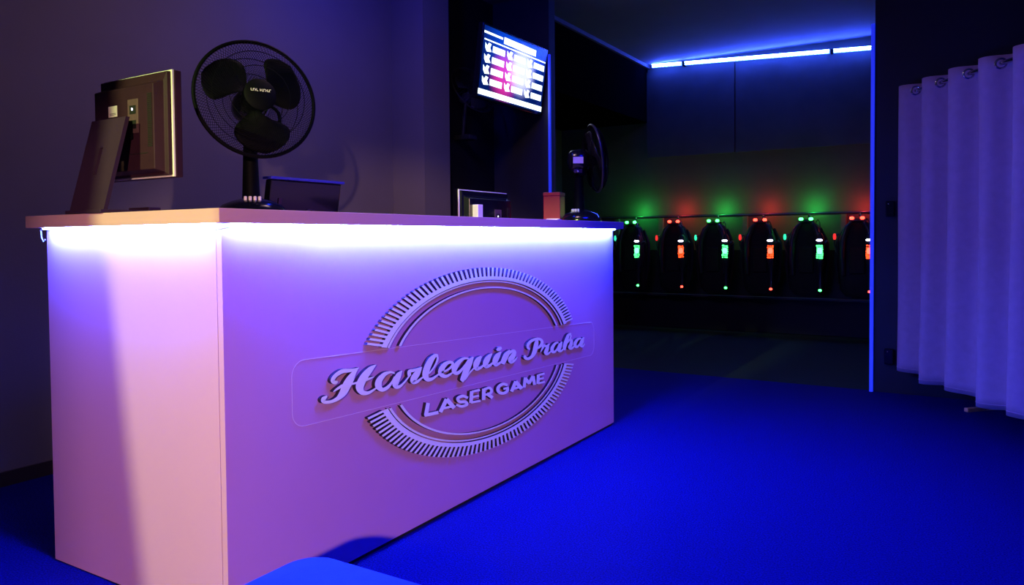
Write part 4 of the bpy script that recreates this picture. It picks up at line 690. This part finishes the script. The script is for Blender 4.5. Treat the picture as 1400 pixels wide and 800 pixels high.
# unseen lamp housing added behind the camera; two flaps cut the warm beam
sl = thing('added_lamp_rig', 'unseen added spotlight under the ceiling, its two flaps shaping the warm beam', 'lamp', tuple(LP))
ax = (V(-.15, 0, .45) - LP).normalized()
LMx = Matrix.Translation(V(0, 0, 0)) @ ax.to_track_quat('Z', 'Y').to_matrix().to_4x4()
MB().lathe([(.05, -.16), (.085, -.15), (.09, -.02), (.075, -.02), (.07, -.05), (.03, -.06)], 24, LMx).build('lamp_can', M['black'], sl, smooth=True)
MB().tube([V(0, 0, .24), V(0, -.08, .12), V(0, -.08, .03)], .008, 8).build('hanger', M['black'], sl, smooth=True)
def flap(root, P0, Pa, Pb, side, dist, ext):
    a = (V(*Pa) - P0).normalized() * dist; c = (V(*Pb) - P0).normalized() * dist
    e = (a - c).normalized(); a += e * ext; c -= e * ext
    s = Vector(side); k = V(0, -.003, 0)
    MB().add([a, c, c + s, a + s, a + k, c + k, c + s + k, a + s + k], [(0, 1, 2, 3), (7, 6, 5, 4), (0, 4, 5, 1), (1, 5, 6, 2), (2, 6, 7, 3), (3, 7, 4, 0)]).build('beam_flap', M['rackl'], root)
flap(sl, LP, (-.50, 0, .90), (-.38, 0, .11), (-.2, 0, 0), .28, .12)
flap(sl, LP, (.04, 0, 1.05), (.04, 0, 0), (.2, 0, 0), .28, .12)
PP = V(2.6, -3.0, 1.62)
sp = thing('added_lamp_rig', 'unseen added spotlight on a tripod, with a flap cutting the pink beam', 'lamp', (2.6, -3.0, 0))  # housing added out of view to carry the beam-shaping flap
ax = (V(-.05, .32, .50) - PP).normalized()
LMx = Matrix.Translation((0, 0, PP.z)) @ ax.to_track_quat('Z', 'Y').to_matrix().to_4x4()
MB().lathe([(.05, -.20), (.085, -.19), (.09, -.03), (.075, -.03), (.07, -.08), (.03, -.09)], 24, LMx).build('lamp_can', M['rackl'], sp, smooth=True)
MB().tube([V(.06, -.12, 1.55), V(.08, -.16, 1.40), V(.08, -.16, .5)], .014, 8).build('pole', M['rackl'], sp, smooth=True)
for k in range(3):
    a = k * 2.094 + .4
    MB().tube([V(.08, -.16, .5), V(.08 + .35 * math.cos(a), -.16 + .35 * math.sin(a), .012)], .01, 8).build('leg', M['rackl'], sp, smooth=True)
f0 = len(bpy.data.objects)
fl = MB()  # added flap that keeps the pink beam off the left wall
a = (V(-W - .075, 0, 1.3) - PP).normalized() * .6 + V(0, 0, PP.z); c = (V(-W - .075, 0, -.2) - PP).normalized() * .6 + V(0, 0, PP.z)
s = V(-.16, -.22, 0); k = V(.002, -.002, 0)
fl.add([a, c, c + s, a + s, a + k, c + k, c + s + k, a + s + k], [(0, 1, 2, 3), (7, 6, 5, 4), (0, 4, 5, 1), (1, 5, 6, 2), (2, 6, 7, 3), (3, 7, 4, 0)])
fd = fl.build('beam_flap', M['rackl'], sp)
MB().tube([(a + c) / 2 + s * .98, V(-.06, -.10, PP.z - .05)], .006, 6).build('flag_arm', M['rackl'], fd, smooth=True)

w = bpy.data.worlds.new('world'); S.world = w; w.use_nodes = True
w.node_tree.nodes['Background'].inputs[0].default_value = (.002, .002, .01, 1)
w.node_tree.nodes['Background'].inputs[1].default_value = .3
S.view_settings.view_transform = 'Standard'; S.view_settings.look = 'None'; S.view_settings.gamma = 1; S.view_settings.use_curve_mapping = False
S.view_settings.exposure = 0
